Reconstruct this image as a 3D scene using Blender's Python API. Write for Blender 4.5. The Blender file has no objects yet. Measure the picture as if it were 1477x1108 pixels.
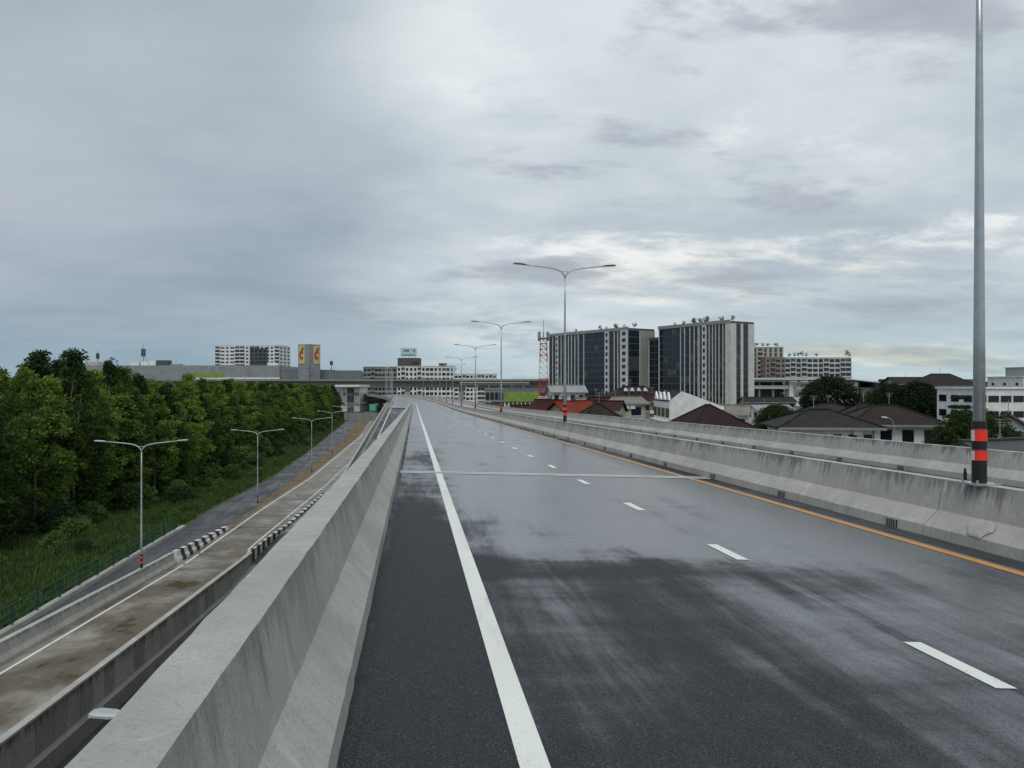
import bpy, math, random
import numpy as np
from mathutils import Vector

# ------------------------------------------------------------------ camera, world, sun
scene = bpy.context.scene
COL = scene.collection
CZ = 12.5                        # eye height above the ground (the deck is ~10.7 m up)
F = 1100.0                       # focal length in photograph pixels (1477 wide)
cam_d = bpy.data.cameras.new('camera')
cam_d.sensor_width = 36.0
cam_d.lens = 36.0 * F / 1477.0
cam_d.clip_start = 0.1
cam_d.clip_end = 9000
cam = bpy.data.objects.new('camera', cam_d)
cam.location = (0, 0, CZ)
cam.rotation_euler = (math.radians(90), 0, 0)
COL.objects.link(cam)
scene.camera = cam
scene.view_settings.view_transform = 'Standard'
scene.view_settings.look = 'None'
scene.view_settings.gamma = 1.0
scene.view_settings.exposure = 0.12
scene.view_settings.use_curve_mapping = False
scene.render.engine = 'CYCLES'
scene.cycles.max_bounces = 6
scene.cycles.transparent_max_bounces = 6
scene.cycles.use_denoising = True

SUN_EL, SUN_AZ = math.radians(58), math.radians(190)     # azimuth measured from +Y towards +X

def lin(h):
    h = h.lstrip('#')
    out = []
    for i in (0, 2, 4):
        c = int(h[i:i+2], 16) / 255
        out.append(c/12.92 if c <= .04045 else ((c+.055)/1.055)**2.4)
    return (*out, 1)

class NT:
    """small helper to write node trees as expressions"""
    def __init__(s, tree):
        s.t = tree
    def n(s, kind, **kw):
        nd = s.t.nodes.new(kind)
        ins = kw.pop('ins', {})
        for k, v in kw.items():
            setattr(nd, k, v)
        for k, v in ins.items():
            s.set(nd, k, v)
        return nd
    def set(s, nd, k, v):
        sock = nd.inputs[k]
        if isinstance(v, bpy.types.NodeSocket):
            s.t.links.new(v, sock)
        else:
            try:
                sock.default_value = v
            except Exception:
                sock.default_value = (*v, 1) if len(v) == 3 else v[:3]
    def math(s, op, a, b=0.0, c=0.0, clamp=False):
        nd = s.t.nodes.new('ShaderNodeMath'); nd.operation = op; nd.use_clamp = clamp
        s.set(nd, 0, a); s.set(nd, 1, b); s.set(nd, 2, c)
        return nd.outputs[0]
    def ramp(s, x, a, b, lo=0.0, hi=1.0):
        nd = s.t.nodes.new('ShaderNodeMapRange'); nd.interpolation_type = 'SMOOTHSTEP'
        s.set(nd, 'Value', x); s.set(nd, 'From Min', a); s.set(nd, 'From Max', b)
        s.set(nd, 'To Min', lo); s.set(nd, 'To Max', hi)
        return nd.outputs[0]
    def mix(s, f, a, b, mode='MIX'):
        nd = s.t.nodes.new('ShaderNodeMix'); nd.data_type = 'RGBA'; nd.blend_type = mode
        nd.clamp_factor = True
        s.set(nd, 0, f); s.set(nd, 6, a); s.set(nd, 7, b)
        return nd.outputs[2]
    def noise(s, vec, scale, detail=4, rough=.55, dist=0.0):
        nd = s.t.nodes.new('ShaderNodeTexNoise')
        if vec is not None: s.set(nd, 'Vector', vec)
        s.set(nd, 'Scale', scale); s.set(nd, 'Detail', detail); s.set(nd, 'Roughness', rough); s.set(nd, 'Distortion', dist)
        return nd.outputs[0]
    def mapping(s, vec, scale=(1, 1, 1), rot=(0, 0, 0), loc=(0, 0, 0)):
        nd = s.t.nodes.new('ShaderNodeMapping')
        s.set(nd, 'Vector', vec); nd.inputs['Scale'].default_value = scale
        nd.inputs['Rotation'].default_value = rot; nd.inputs['Location'].default_value = loc
        return nd.outputs[0]

world = bpy.data.worlds.new('World')
scene.world = world
world.use_nodes = True
wt = world.node_tree
wt.nodes.clear()
W = NT(wt)
sky = W.n('ShaderNodeTexSky', sky_type='NISHITA', sun_disc=False)
sky.sun_elevation = SUN_EL
sky.sun_rotation = SUN_AZ
sky.air_density = 1.2
sky.dust_density = 2.0
tc = W.n('ShaderNodeTexCoord').outputs['Generated']
sep = W.n('ShaderNodeSeparateXYZ', ins={0: tc})
dx, dy, dz = sep.outputs
zz = W.math('ADD', W.math('ABSOLUTE', dz), .17)
cu = W.math('DIVIDE', dx, zz)
cv = W.math('DIVIDE', dy, zz)
pv = W.n('ShaderNodeCombineXYZ', ins={0: cu, 1: cv, 2: 0.0}).outputs[0]
big = W.noise(W.mapping(pv, (.55, .6, 1), (0, 0, .35), (2.3, .7, 0)), 1.0, 4, .5, .0)
mid = W.noise(W.mapping(pv, (.95, 1.25, 1), (0, 0, -.45), (5.1, 3.3, 0)), 1.0, 10, .57, .12)
fine = W.noise(W.mapping(pv, (2.0, 2.5, 1), (0, 0, -.45), (1.1, 8.3, 0)), 1.0, 12, .66, .2)
side = W.ramp(dx, -.50, .30)                    # one heavy, even bank to the left; broken cloud to the right
# thin bright veil high up, its tone drifting slowly
veil0 = W.mix(W.ramp(W.math('ADD', W.math('MULTIPLY', big, .7), W.math('MULTIPLY', fine, .3)), .36, .64), lin('#acb8c1'), lin('#d3dbe0'))
# bright billows
hi = W.ramp(W.math('ADD', W.math('MULTIPLY', mid, .55), W.math('MULTIPLY', fine, .55)), .55, .68)
light = W.mix(W.math('MULTIPLY', hi, W.ramp(dz, .18, .42, .80, .32)), veil0, W.mix(W.ramp(dz, .05, .2), lin('#efe6d6'), lin('#eef1f0')))
# separate grey clouds hanging below it, with ragged edges
lowc = W.noise(W.mapping(pv, (.78, 1.15, 1), (0, 0, -.38), (3.7, 6.4, 0)), 1.0, 10, .58, .1)
lw = W.math('ADD', W.math('MULTIPLY', lowc, .72), W.math('MULTIPLY', fine, .28))
lowm = W.ramp(lw, .50, .575)
lowcol = W.mix(W.ramp(lw, .54, .68), lin('#a7b0b9'), lin('#8c96a1'))
light = W.mix(W.math('MULTIPLY', lowm, .85), light, lowcol)
tv = W.math('ADD', W.math('MULTIPLY', big, .6), W.math('MULTIPLY', lowc, .4))
thick = W.mix(W.ramp(tv, .36, .62), lin('#abb4c0'), lin('#8e9dac'))
thick = W.mix(W.ramp(dz, .05, .45), thick, W.mix(W.ramp(tv, .36, .62), lin('#b4bdc6'), lin('#98a5b0')))
cloud = W.mix(W.ramp(W.math('ADD', side, W.math('MULTIPLY', W.math('SUBTRACT', big, .5), .8)), .18, .72), thick, light)
# haze veil near the horizon: bluish to the left, pale turquoise to the right
veil = W.mix(side, lin('#829fae'), lin('#b9cfd2'))
cloud = W.mix(W.ramp(dz, .0, .14, .58, 0), cloud, veil)
# gaps that let the blue sky through
skyc = W.n('ShaderNodeMixRGB', blend_type='MULTIPLY', ins={0: 1.0, 1: sky.outputs[0], 2: (.085, .085, .085, 1)}).outputs[0]
gap = W.noise(W.mapping(pv, (.5, 1.5, 1), (0, 0, -.2), (9.2, 4.1, 0)), 1.0, 6, .55, .4)
gapf = W.math('MULTIPLY', W.ramp(gap, .54, .72, 0, .45), W.ramp(side, .45, .85))
final = W.mix(gapf, cloud, skyc)
bg = W.n('ShaderNodeBackground', ins={'Color': final, 'Strength': 1.0})
W.n('ShaderNodeOutputWorld', ins={'Surface': bg.outputs[0]})

sun_d = bpy.data.lights.new('sun', 'SUN')
sun_d.energy = 1.3
sun_d.angle = math.radians(35)
sun_d.color = (1.0, .965, .91)
sun = bpy.data.objects.new('sun', sun_d)
sdir = Vector((math.sin(SUN_AZ)*math.cos(SUN_EL), math.cos(SUN_AZ)*math.cos(SUN_EL), math.sin(SUN_EL)))
sun.rotation_euler = (-sdir).to_track_quat('-Z', 'Y').to_euler()
sun.location = (60, 40, 120)
COL.objects.link(sun)

# ------------------------------------------------------------------ helpers
WL = {}                                    # world location of every object built

def tag(o, label=None, cat=None, group=None, kind=None):
    if label: o['label'] = label
    if cat: o['category'] = cat
    if group: o['group'] = group
    if kind: o['kind'] = kind
    return o

def empty(name, loc, label=None, cat=None, group=None, kind=None):
    o = bpy.data.objects.new(name, None)
    o.empty_display_size = .5
    o.location = loc
    COL.objects.link(o)
    WL[o.name] = Vector(loc)
    return tag(o, label, cat, group, kind)

def dup(o, loc=None, rz=None, parent=None, scale=None):
    c = o.copy()
    COL.objects.link(c)
    if parent is not None: c.parent = parent
    if loc is not None: c.location = loc
    if rz is not None: c.rotation_euler = (0, 0, rz)
    if scale is not None: c.scale = scale
    for ch in list(o.children):
        dup(ch, parent=c)
    return c

def at(px, py, d):
    return Vector(((px-738.5)/F*d, d, CZ-(py-554)/F*d))

class MB:
    def __init__(s):
        s.v, s.f, s.m, s.uv = [], [], [], []
    def face(s, pts, mi=0, uv=None):
        b = len(s.v)
        s.v += [tuple(p) for p in pts]
        s.f.append(tuple(range(b, b+len(pts)))); s.m.append(mi)
        s.uv.append(uv or [(0, 0)]*len(pts))  # flat dark panel, painting the shade of an open balcony onto the wall
    def poly(s, vs, fs, mi=0):
        b = len(s.v)
        s.v += [tuple(p) for p in vs]
        for f in fs:
            s.f.append(tuple(b+i for i in f)); s.m.append(mi); s.uv.append([(0, 0)]*len(f))
    def box(s, c, sz, rz=0.0, mi=0):
        hx, hy, hz = sz[0]/2, sz[1]/2, sz[2]/2
        ca, sa = math.cos(rz), math.sin(rz)
        vs = []
        for x, y, z in ((-hx,-hy,-hz),(hx,-hy,-hz),(hx,hy,-hz),(-hx,hy,-hz),(-hx,-hy,hz),(hx,-hy,hz),(hx,hy,hz),(-hx,hy,hz)):
            vs.append((c[0]+x*ca-y*sa, c[1]+x*sa+y*ca, c[2]+z))
        s.poly(vs, [(3,2,1,0),(4,5,6,7),(0,1,5,4),(1,2,6,5),(2,3,7,6),(3,0,4,7)], mi)
        return s
    def bar(s, a, b, w, h, mi=0):
        """box from a to b with cross-section w (sideways) x h (up)"""
        a, b = Vector(a), Vector(b)
        d = (b-a).normalized()
        up = Vector((0, 0, 1)) if abs(d.z) < .95 else Vector((1, 0, 0))
        r = d.cross(up).normalized(); u = r.cross(d).normalized()
        vs = []
        for p in (a, b):
            for i, j in ((-1,-1),(1,-1),(1,1),(-1,1)):
                vs.append(p + r*(i*w/2) + u*(j*h/2))
        s.poly(vs, [(3,2,1,0),(4,5,6,7),(0,1,5,4),(1,2,6,5),(2,3,7,6),(3,0,4,7)], mi)
        return s
    def tube(s, path, radii, n=10, mi=0, mif=None, cap=True):
        path = [Vector(p) for p in path]
        rings = []
        ref = None
        for i, p in enumerate(path):
            d = (path[min(i+1, len(path)-1)] - path[max(i-1, 0)]).normalized()
            if ref is None:
                ref = Vector((1, 0, 0)) if abs(d.x) < .9 else Vector((0, 1, 0))
            r = (ref - d*ref.dot(d)).normalized(); u = d.cross(r)
            ref = r
            rd = radii[i] if hasattr(radii, '__len__') else radii
            rings.append([p + r*math.cos(2*math.pi*k/n)*rd + u*math.sin(2*math.pi*k/n)*rd for k in range(n)])
        b = len(s.v)
        for rg in rings: s.v += [tuple(q) for q in rg]
        for i in range(len(rings)-1):
            for k in range(n):
                k2 = (k+1) % n
                s.f.append((b+i*n+k, b+i*n+k2, b+(i+1)*n+k2, b+(i+1)*n+k))
                s.m.append(mif(k) if mif else mi); s.uv.append([(0, 0)]*4)
        if cap:
            s.f.append(tuple(b+k for k in reversed(range(n)))); s.m.append(mi); s.uv.append([(0, 0)]*n)
            e = b+(len(rings)-1)*n
            s.f.append(tuple(e+k for k in range(n))); s.m.append(mi); s.uv.append([(0, 0)]*n)
        return s
    def loft(s, rings, us, mi=0, closed=True, cap=True, vs=None):
        """rings: list of lists of points (same length); uv: u along, v round"""
        n = len(rings[0]); b = len(s.v)
        for rg in rings: s.v += [tuple(q) for q in rg]
        m = n if closed else n-1
        for i in range(len(rings)-1):
            for k in range(m):
                k2 = (k+1) % n
                s.f.append((b+i*n+k, b+(i+1)*n+k, b+(i+1)*n+k2, b+i*n+k2)); s.m.append(mi)
                va, vb = (vs[k], vs[k2]) if vs else (k/n, (k+1)/n)
                s.uv.append([(us[i], va), (us[i+1], va), (us[i+1], vb), (us[i], vb)])
        if cap and closed:
            s.f.append(tuple(b+k for k in range(n))); s.m.append(mi); s.uv.append([(us[0], vs[k] if vs else 0) for k in range(n)])
            e = b+(len(rings)-1)*n
            s.f.append(tuple(e+k for k in reversed(range(n)))); s.m.append(mi); s.uv.append([(us[-1], vs[k] if vs else 0) for k in range(n)])
        return s
    def build(s, name, mats, parent=None, smooth=False, label=None, cat=None, group=None, kind=None, loc=None):
        off = Vector((0, 0, 0))
        if parent is not None: off = WL[parent.name]
        elif loc is not None: off = Vector(loc)
        me = bpy.data.meshes.new(name)
        if off.length: me.from_pydata([(a-off.x, b-off.y, c-off.z) for a, b, c in s.v], [], s.f)
        else: me.from_pydata(s.v, [], s.f)
        for mt in (mats if isinstance(mats, (list, tuple)) else [mats]): me.materials.append(mt)
        me.polygons.foreach_set('material_index', s.m)
        uvl = me.uv_layers.new(name='uv')
        flat = [c for f in s.uv for q in f for c in q]
        uvl.data.foreach_set('uv', flat)
        if smooth: me.polygons.foreach_set('use_smooth', [True]*len(s.f))
        me.update()
        o = bpy.data.objects.new(name, me)
        COL.objects.link(o)
        if parent is not None:
            o.parent = parent
        elif loc is not None:
            o.location = loc
        WL[o.name] = off
        return tag(o, label, cat, group, kind)

UNIT = {}
def unit_box(mat):
    """shared 1x1x1 box mesh with this material"""
    if mat.name not in UNIT:
        me = bpy.data.meshes.new('unit_' + mat.name)
        me.from_pydata([(x, y, z) for z in (-.5, .5) for y in (-.5, .5) for x in (-.5, .5)], [],
                       [(0,2,3,1),(4,5,7,6),(0,1,5,4),(1,3,7,5),(3,2,6,7),(2,0,4,6)])
        me.materials.append(mat)
        UNIT[mat.name] = me
    return UNIT[mat.name]

def piece(name, mat, parent, c, sz, rz=0.0):
    o = bpy.data.objects.new(name, unit_box(mat))
    COL.objects.link(o)
    o.parent = parent
    o.location = Vector(c) - WL[parent.name]
    o.scale = sz
    o.rotation_euler = (0, 0, rz)
    WL[o.name] = Vector(c)
    return o

# ------------------------------------------------------------------ materials
MATS = {}
def newmat(name):
    m = bpy.data.materials.new(name); m.use_nodes = True
    t = m.node_tree; t.nodes.clear()
    N = NT(t)
    b = N.n('ShaderNodeBsdfPrincipled')
    N.n('ShaderNodeOutputMaterial', ins={'Surface': b.outputs[0]})
    MATS[name] = m
    return m, N, b

def plain(name, col, rough=.6, metal=0.0, var=.15, scale=3.0, spec=.5):
    """a painted / built surface with some uneven tone"""
    m, N, b = newmat(name)
    pos = N.n('ShaderNodeNewGeometry').outputs['Position']
    c = lin(col) if isinstance(col, str) else (*col, 1)
    nz = N.noise(pos, scale, 5, .6)
    k = N.ramp(nz, .3, .7, 1-var, 1+var*.5)
    cc = N.n('ShaderNodeVectorMath', operation='SCALE', ins={0: c[:3]}); N.set(cc, 'Scale', k)
    N.set(b, 'Base Color', cc.outputs[0])
    N.set(b, 'Roughness', N.ramp(nz, .2, .8, rough*.85, min(1, rough*1.15)))
    N.set(b, 'Metallic', metal)
    N.set(b, 'Specular IOR Level', spec)
    return m

def concrete(name, col, stain=.5, dark='#5d5c55', drip=True, wet=0.0, streak=8.0, vary=0.0):
    """cast concrete: cloudy tone, pores, vertical runs from the top edge (uv.y = height on the face)"""
    m, N, b = newmat(name)
    pos = N.n('ShaderNodeNewGeometry').outputs['Position']
    uv = N.n('ShaderNodeUVMap', uv_map='uv').outputs[0]
    base = lin(col)
    n1 = N.noise(pos, .8, 7, .65); n2 = N.noise(pos, 5.0, 7, .7); n3 = N.noise(pos, 55.0, 3, .65); n5 = N.noise(pos, 2.2, 5, .7, .6)
    c = N.mix(N.ramp(n1, .32, .68), [x*.80 for x in base[:3]]+[1], [min(1, x*1.10) for x in base[:3]]+[1])
    c = N.mix(N.ramp(n2, .3, .75, 0, .38), c, [x*.72 for x in base[:3]]+[1])
    c = N.mix(N.ramp(n3, .52, .66, 0, .55), c, [x*.55 for x in base[:3]]+[1])
    c = N.mix(N.ramp(n5, .58, .70, 0, .55), c, [min(1, x*1.35) for x in base[:3]]+[1])
    c = N.mix(N.ramp(n5, .30, .42, .35, 0), c, [x*.6 for x in base[:3]]+[1])
    nz_ = N.n('ShaderNodeSeparateXYZ', ins={0: N.n('ShaderNodeNewGeometry').outputs['Normal']}).outputs[2]
    up_ = N.ramp(N.math('ABSOLUTE', nz_), .75, .95, 1.0, 0.0)
    if vary:
        oi = N.n('ShaderNodeObjectInfo').outputs['Random']
        c = N.mix(N.ramp(oi, 0, 1, 0, vary), c, lin(dark))
    if drip:
        su = N.n('ShaderNodeSeparateXYZ', ins={0: uv})
        line = N.n('ShaderNodeCombineXYZ', ins={0: su.outputs[0], 1: N.math('MULTIPLY', su.outputs[1], .12), 2: 0.0}).outputs[0]
        d1 = N.noise(line, streak, 5, .7)
        reach = N.math('ADD', su.outputs[1], N.math('MULTIPLY', N.math('SUBTRACT', d1, .5), 1.5))
        d2 = N.noise(line, streak*.14, 3, .5)
        runs = N.math('MULTIPLY', N.ramp(reach, .70, 1.05), N.ramp(d2, .33, .55))
        c = N.mix(N.math('MULTIPLY', N.math('MULTIPLY', runs, stain), up_), c, lin(dark))
        d3 = N.noise(line, streak*2.6, 3, .6)
        c = N.mix(N.math('MULTIPLY', N.ramp(d3, .5, .78, 0, .42*stain), up_), c, lin(dark))
        # pale lime runs
        d4 = N.noise(line, streak*.6, 4, .6, .3)
        c = N.mix(N.math('MULTIPLY', N.ramp(d4, .60, .74, 0, .34), up_), c, lin('#c9c9c2'))
    N.set(b, 'Base Color', c)
    N.set(b, 'Roughness', N.math('SUBTRACT', N.ramp(n2, .3, .7, .62-wet, .85-wet*.5), N.ramp(up_, 0, 1, .22, 0)))
    N.set(b, 'Specular IOR Level', .4)
    bp = N.n('ShaderNodeBump', ins={'Strength': .4, 'Distance': .01, 'Height': N.math('ADD', n3, N.math('MULTIPLY', n2, 1.5))})
    N.set(b, 'Normal', bp.outputs[0])
    return m

def road_mat(name, dry, pale, wetness=.6, rot=.127, band=False):
    """fresh asphalt, half dried after rain: dark bitumen, dusty films, damp smooth patches with a painted-in pale sheen"""
    m, N, b = newmat(name)
    pos = N.n('ShaderNodeNewGeometry').outputs['Position']
    al = N.mapping(pos, (1, 1, 1), (0, 0, -rot))
    a = N.noise(N.mapping(al, (.30, .16, 1)), 1.0, 5, .55, .3)           # broad damp areas
    st = N.noise(N.mapping(al, (1.5, .17, 1), (0, 0, .10)), 1.0, 9, .66, .25)   # drag streaks along the lane
    ac = N.noise(N.mapping(al, (.18, 1.1, 1), (0, 0, .06)), 1.0, 7, .64, .3)    # cross streaks
    g = N.noise(pos, 48.0, 4, .75); g2 = N.noise(pos, 130.0, 2, .6)
    film = N.math('ADD', N.math('MULTIPLY', a, .55), N.math('ADD', N.math('MULTIPLY', st, .62), N.math('MULTIPLY', ac, .30)))
    if band:
        # rain water, its sky sheen painted as a paler tone, still stands on the lanes beyond a wavy edge ~9 m ahead; the near part and the left verge have dried
        sp = N.n('ShaderNodeSeparateXYZ', ins={0: al}).outputs
        wob = N.math('MULTIPLY', N.math('SUBTRACT', N.noise(N.mapping(al, (.45, .5, 1)), 1.0, 6, .65), .5), 4.0)
        yb = N.math('ADD', sp[1], wob)
        tb = N.math('ADD', sp[0], N.math('MULTIPLY', wob, .25))
        damp = N.math('MULTIPLY', N.ramp(yb, 6.8, 11.0), N.math('MAXIMUM', N.ramp(tb, .2, 1.2), N.ramp(yb, 14, 34)))
        film = N.math('ADD', film, N.math('SUBTRACT', N.math('MULTIPLY', damp, .22), .01))
        film = N.math('SUBTRACT', film, N.math('MULTIPLY', N.ramp(tb, .7, .3), N.ramp(yb, 9, 20, .13, 0)))
        yn = N.math('ADD', sp[1], N.math('MULTIPLY', wob, .35))
        bd = N.math('MULTIPLY', N.ramp(yn, 7.5, 8.1), N.ramp(yn, 8.5, 9.0, 1, 0))
        bd = N.math('MULTIPLY', bd, N.math('MULTIPLY', N.ramp(sp[0], -.3, .6), N.ramp(N.math('ADD', sp[0], wob), 2.6, 5.6, 1, 0)))
        film = N.math('SUBTRACT', film, N.math('MULTIPLY', bd, .16))
    f = N.ramp(film, .62, .98)
    c = N.mix(f, lin(dry), lin(pale))  # damp film is also paled here, painting in its sky sheen
    c = N.mix(N.ramp(g, .40, .60, 0, .75), c, [x*.35 for x in lin(dry)[:3]]+[1])
    c = N.mix(N.ramp(g2, .56, .68, 0, .7), c, lin('#7c8086'))
    wet = N.ramp(film, .60, .92)
    N.set(b, 'Base Color', c)
    N.set(b, 'Roughness', N.math('ADD', N.ramp(wet, 0, 1, .62, .62-.42*wetness), N.math('MULTIPLY', g, .06)))
    N.set(b, 'Specular IOR Level', N.ramp(wet, 0, 1, .28, .85))
    h = N.math('ADD', N.math('MULTIPLY', g, 1.0), N.math('MULTIPLY', g2, .5))
    bp = N.n('ShaderNodeBump', ins={'Strength': N.ramp(wet, 0, 1, .9, .12), 'Distance': .012, 'Height': h})
    N.set(b, 'Normal', bp.outputs[0])
    return m

def paint(name, col, dirt, wear=.5):
    m, N, b = newmat(name)
    pos = N.n('ShaderNodeNewGeometry').outputs['Position']
    al = N.mapping(pos, (1, 1, 1), (0, 0, -.127))
    n1 = N.noise(N.mapping(al, (2.0, .5, 1)), 1.0, 6, .65); n2 = N.noise(pos, 60.0, 4, .7); n3 = N.noise(N.mapping(al, (7, 1.2, 1)), 1.0, 5, .7)
    c = N.mix(N.ramp(n1, .35, .7, 0, .35*wear), lin(col), lin(dirt))
    c = N.mix(N.ramp(n3, .52, .75, 0, .5*wear), c, lin(dirt))
    c = N.mix(N.ramp(N.math('ADD', n2, N.math('MULTIPLY', n3, .35)), .74, .86, 0, .9*wear), c, lin('#3a3b3f'))
    N.set(b, 'Base Color', c); N.set(b, 'Roughness', .6)
    N.set(b, 'Normal', N.n('ShaderNodeBump', ins={'Strength': .4, 'Distance': .004, 'Height': n2}).outputs[0])
    return m

def leaf_mat(name, dark, lightc, trans=.25):
    m, N, b = newmat(name)
    t = m.node_tree
    pos = N.n('ShaderNodeNewGeometry').outputs['Position']
    oi = N.n('ShaderNodeObjectInfo').outputs['Random']
    n1 = N.noise(pos, .45, 3, .6); n2 = N.noise(pos, 5.0, 2, .6)
    k = N.math('ADD', N.math('MULTIPLY', N.math('SUBTRACT', oi, .5), .5), N.math('ADD', N.math('MULTIPLY', n1, .75), N.math('MULTIPLY', n2, .4)))
    c = N.mix(N.ramp(k, .3, .9), lin(dark), lin(lightc))
    N.set(b, 'Base Color', c); N.set(b, 'Roughness', .62); N.set(b, 'Specular IOR Level', .25)
    tr = N.n('ShaderNodeBsdfTranslucent', ins={'Color': c})
    mx = N.n('ShaderNodeMixShader', ins={0: trans, 1: b.outputs[0], 2: tr.outputs[0]})
    out = [n for n in t.nodes if n.type == 'OUTPUT_MATERIAL'][0]
    t.links.new(mx.outputs[0], out.inputs['Surface'])
    return m

M_road = road_mat('asphalt_deck', '#2b2e34', '#72767c', .97, band=True)
M_front = road_mat('asphalt_frontage', '#4a4b50', '#66676b', .45)
M_dark = road_mat('asphalt_black', '#222327', '#303136', .3)
M_conc = concrete('concrete_barrier', '#aaaaa3', .6)
M_concm = concrete('concrete_median', '#b4b3ab', .75, dark='#57564f')
M_concw = concrete('concrete_formwork', '#aeaca0', 1.0, dark='#4a4943', streak=14, vary=.42)
M_concl = concrete('concrete_light', '#b4b3ab', .4, drip=False)
M_nose = concrete('joint_nosing', '#cfd0cb', .3, drip=False)
M_concd = concrete('concrete_grey', '#8d8c86', .4, drip=False)
M_white = paint('road_paint_white', '#e2e5df', '#a9aaa4', .55)
M_yellow = paint('road_paint_yellow', '#d0924c', '#8b6c4a', .8)
M_pole = plain('galvanised_steel', '#aeb5b8', .36, .7, .12, 5)
M_polel = plain('galvanised_pale', '#b9bfc0', .5, .3, .12, 5)
M_black = plain('black_paint', '#15161a', .5, var=.2)
M_red = plain('red_reflector', '#f23a22', .45, var=.05)
M_refw = plain('white_reflector', '#d9d6d0', .4, var=.05)
M_head = plain('lamp_head_grey', '#3a3d42', .5, .3)
M_lens = plain('lamp_lens', '#e8eef0', .2, var=.02)
M_green = plain('green_rail_paint', '#1f4f3f', .5, var=.2)
M_sleeve = plain('black_joint_rubber', '#1c1c1e', .6)
M_stripew = plain('kerb_white', '#d8d8d2', .6, var=.15, scale=5)
M_stripeb = plain('kerb_black', '#22232a', .6, var=.2, scale=5)
M_glass = plain('dark_glass', '#18212a', .16, 0, .3, .4, .55)
M_glassb = plain('blue_glass', '#202c38', .16, 0, .3, .3, .55)
M_glassl = plain('curtained_glass', '#4a535a', .3, 0, .3, .4, .5)
M_condow = plain('condo_white', '#c9cac5', .7, var=.12, scale=.5)
M_condog = plain('condo_grey', '#8f918d', .7, var=.12, scale=.5)
M_condod = plain('condo_dark', '#4a5157', .6, var=.2, scale=.5)
M_wallw = plain('wall_white', '#e2e3e1', .75, var=.14, scale=.8)
M_wallc = plain('wall_cream', '#b9b5a4', .75, var=.2, scale=.8)
M_wallp = plain('wall_pinkbrown', '#8c7b76', .75, var=.2, scale=.8)
M_wallg = plain('wall_grey', '#8d9294', .75, var=.15, scale=.2)
M_wallg2 = plain('wall_slate', '#717a80', .75, var=.12, scale=.2)
M_lime = plain('lime_paint', '#7c9c3c', .6, var=.2, scale=.5)
M_trunk = plain('bark', '#4d463c', .85, var=.4, scale=4)
M_trunkp = plain('pale_bark', '#7d766a', .85, var=.3, scale=4)
M_steelr = plain('mast_red', '#b5303a', .55, var=.1)
M_steelw = plain('mast_white', '#d3d0cc', .55, var=.1)
M_sheet = plain('grey_sheet_roof', '#34373a', .55, var=.2, scale=.7)
M_sheetw = plain('pale_sheet_roof', '#8f9291', .5, var=.15, scale=.7)
M_sheetb = plain('beige_sheet_roof', '#7a766c', .7, var=.25, scale=.9)
M_signg = plain('sign_green', '#19a184', .4, var=.05)
M_leaf = leaf_mat('forest_leaf', '#2b441b', '#76943d', .36)
M_leafd = leaf_mat('dark_leaf', '#1a2a17', '#37491f')
M_leafs = leaf_mat('shrub_leaf', '#2c4424', '#5c7a3a')
M_grass = leaf_mat('grass_blade', '#263a1c', '#58703a')
M_leaff = leaf_mat('far_leaf', '#2b3b2a', '#4a5a3c')

def roof_mat(name, col, rib=3.2):
    m, N, b = newmat(name)
    pos = N.n('ShaderNodeNewGeometry').outputs['Position']
    c0 = lin(col)
    n1 = N.noise(pos, .8, 6, .65); n2 = N.noise(pos, 6, 4, .6)
    sp = N.n('ShaderNodeSeparateXYZ', ins={0: pos})
    row = N.math('FRACT', N.math('MULTIPLY', sp.outputs[2], rib*2))
    c = N.mix(N.ramp(n1, .3, .7), [x*.7 for x in c0[:3]]+[1], [x*1.2 for x in c0[:3]]+[1])
    c = N.mix(N.ramp(n2, .4, .8, 0, .5), c, [x*.6 for x in c0[:3]]+[1])
    N.set(b, 'Base Color', c)
    N.set(b, 'Roughness', .8); N.set(b, 'Specular IOR Level', .25)
    bp = N.n('ShaderNodeBump', ins={'Strength': .6, 'Distance': .05, 'Height': row})
    N.set(b, 'Normal', bp.outputs[0])
    return m
M_rred = roof_mat('roof_dark_red', '#3f2120')
M_rora = roof_mat('roof_orange', '#7e3322')
M_rbro = roof_mat('roof_brown', '#2f2624')
M_rdk = roof_mat('roof_charcoal', '#2e2b2b')
M_rmar = roof_mat('roof_maroon', '#301c1c')

# ground-level surfaces
m, N, b = newmat('city_ground')
pos = N.n('ShaderNodeNewGeometry').outputs['Position']
n1 = N.noise(pos, .02, 6, .6); n2 = N.noise(pos, .6, 5, .6)
c = N.mix(N.ramp(n1, .4, .6), lin('#3d4a2c'), lin('#5a5b50'))
c = N.mix(N.ramp(n2, .35, .7, 0, .5), c, lin('#2d3a22'))
N.set(b, 'Base Color', c); N.set(b, 'Roughness', .9)
M_ground = m

m, N, b = newmat('dirt_verge')
pos = N.n('ShaderNodeNewGeometry').outputs['Position']
n1 = N.noise(pos, .35, 6, .65); n2 = N.noise(pos, 3.0, 6, .7); n3 = N.noise(pos, 22, 3, .6)
c = N.mix(N.ramp(n1, .35, .65), lin('#7d6a4d'), lin('#62543f'))
c = N.mix(N.ramp(n2, .45, .7, 0, .6), c, lin('#5a5a3a'))
c = N.mix(N.ramp(n3, .5, .75, 0, .5), c, lin('#4f412f'))
N.set(b, 'Base Color', c); N.set(b, 'Roughness', .9)
N.set(b, 'Normal', N.n('ShaderNodeBump', ins={'Strength': .6, 'Distance': .05, 'Height': n3}).outputs[0])
M_dirt = m

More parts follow.
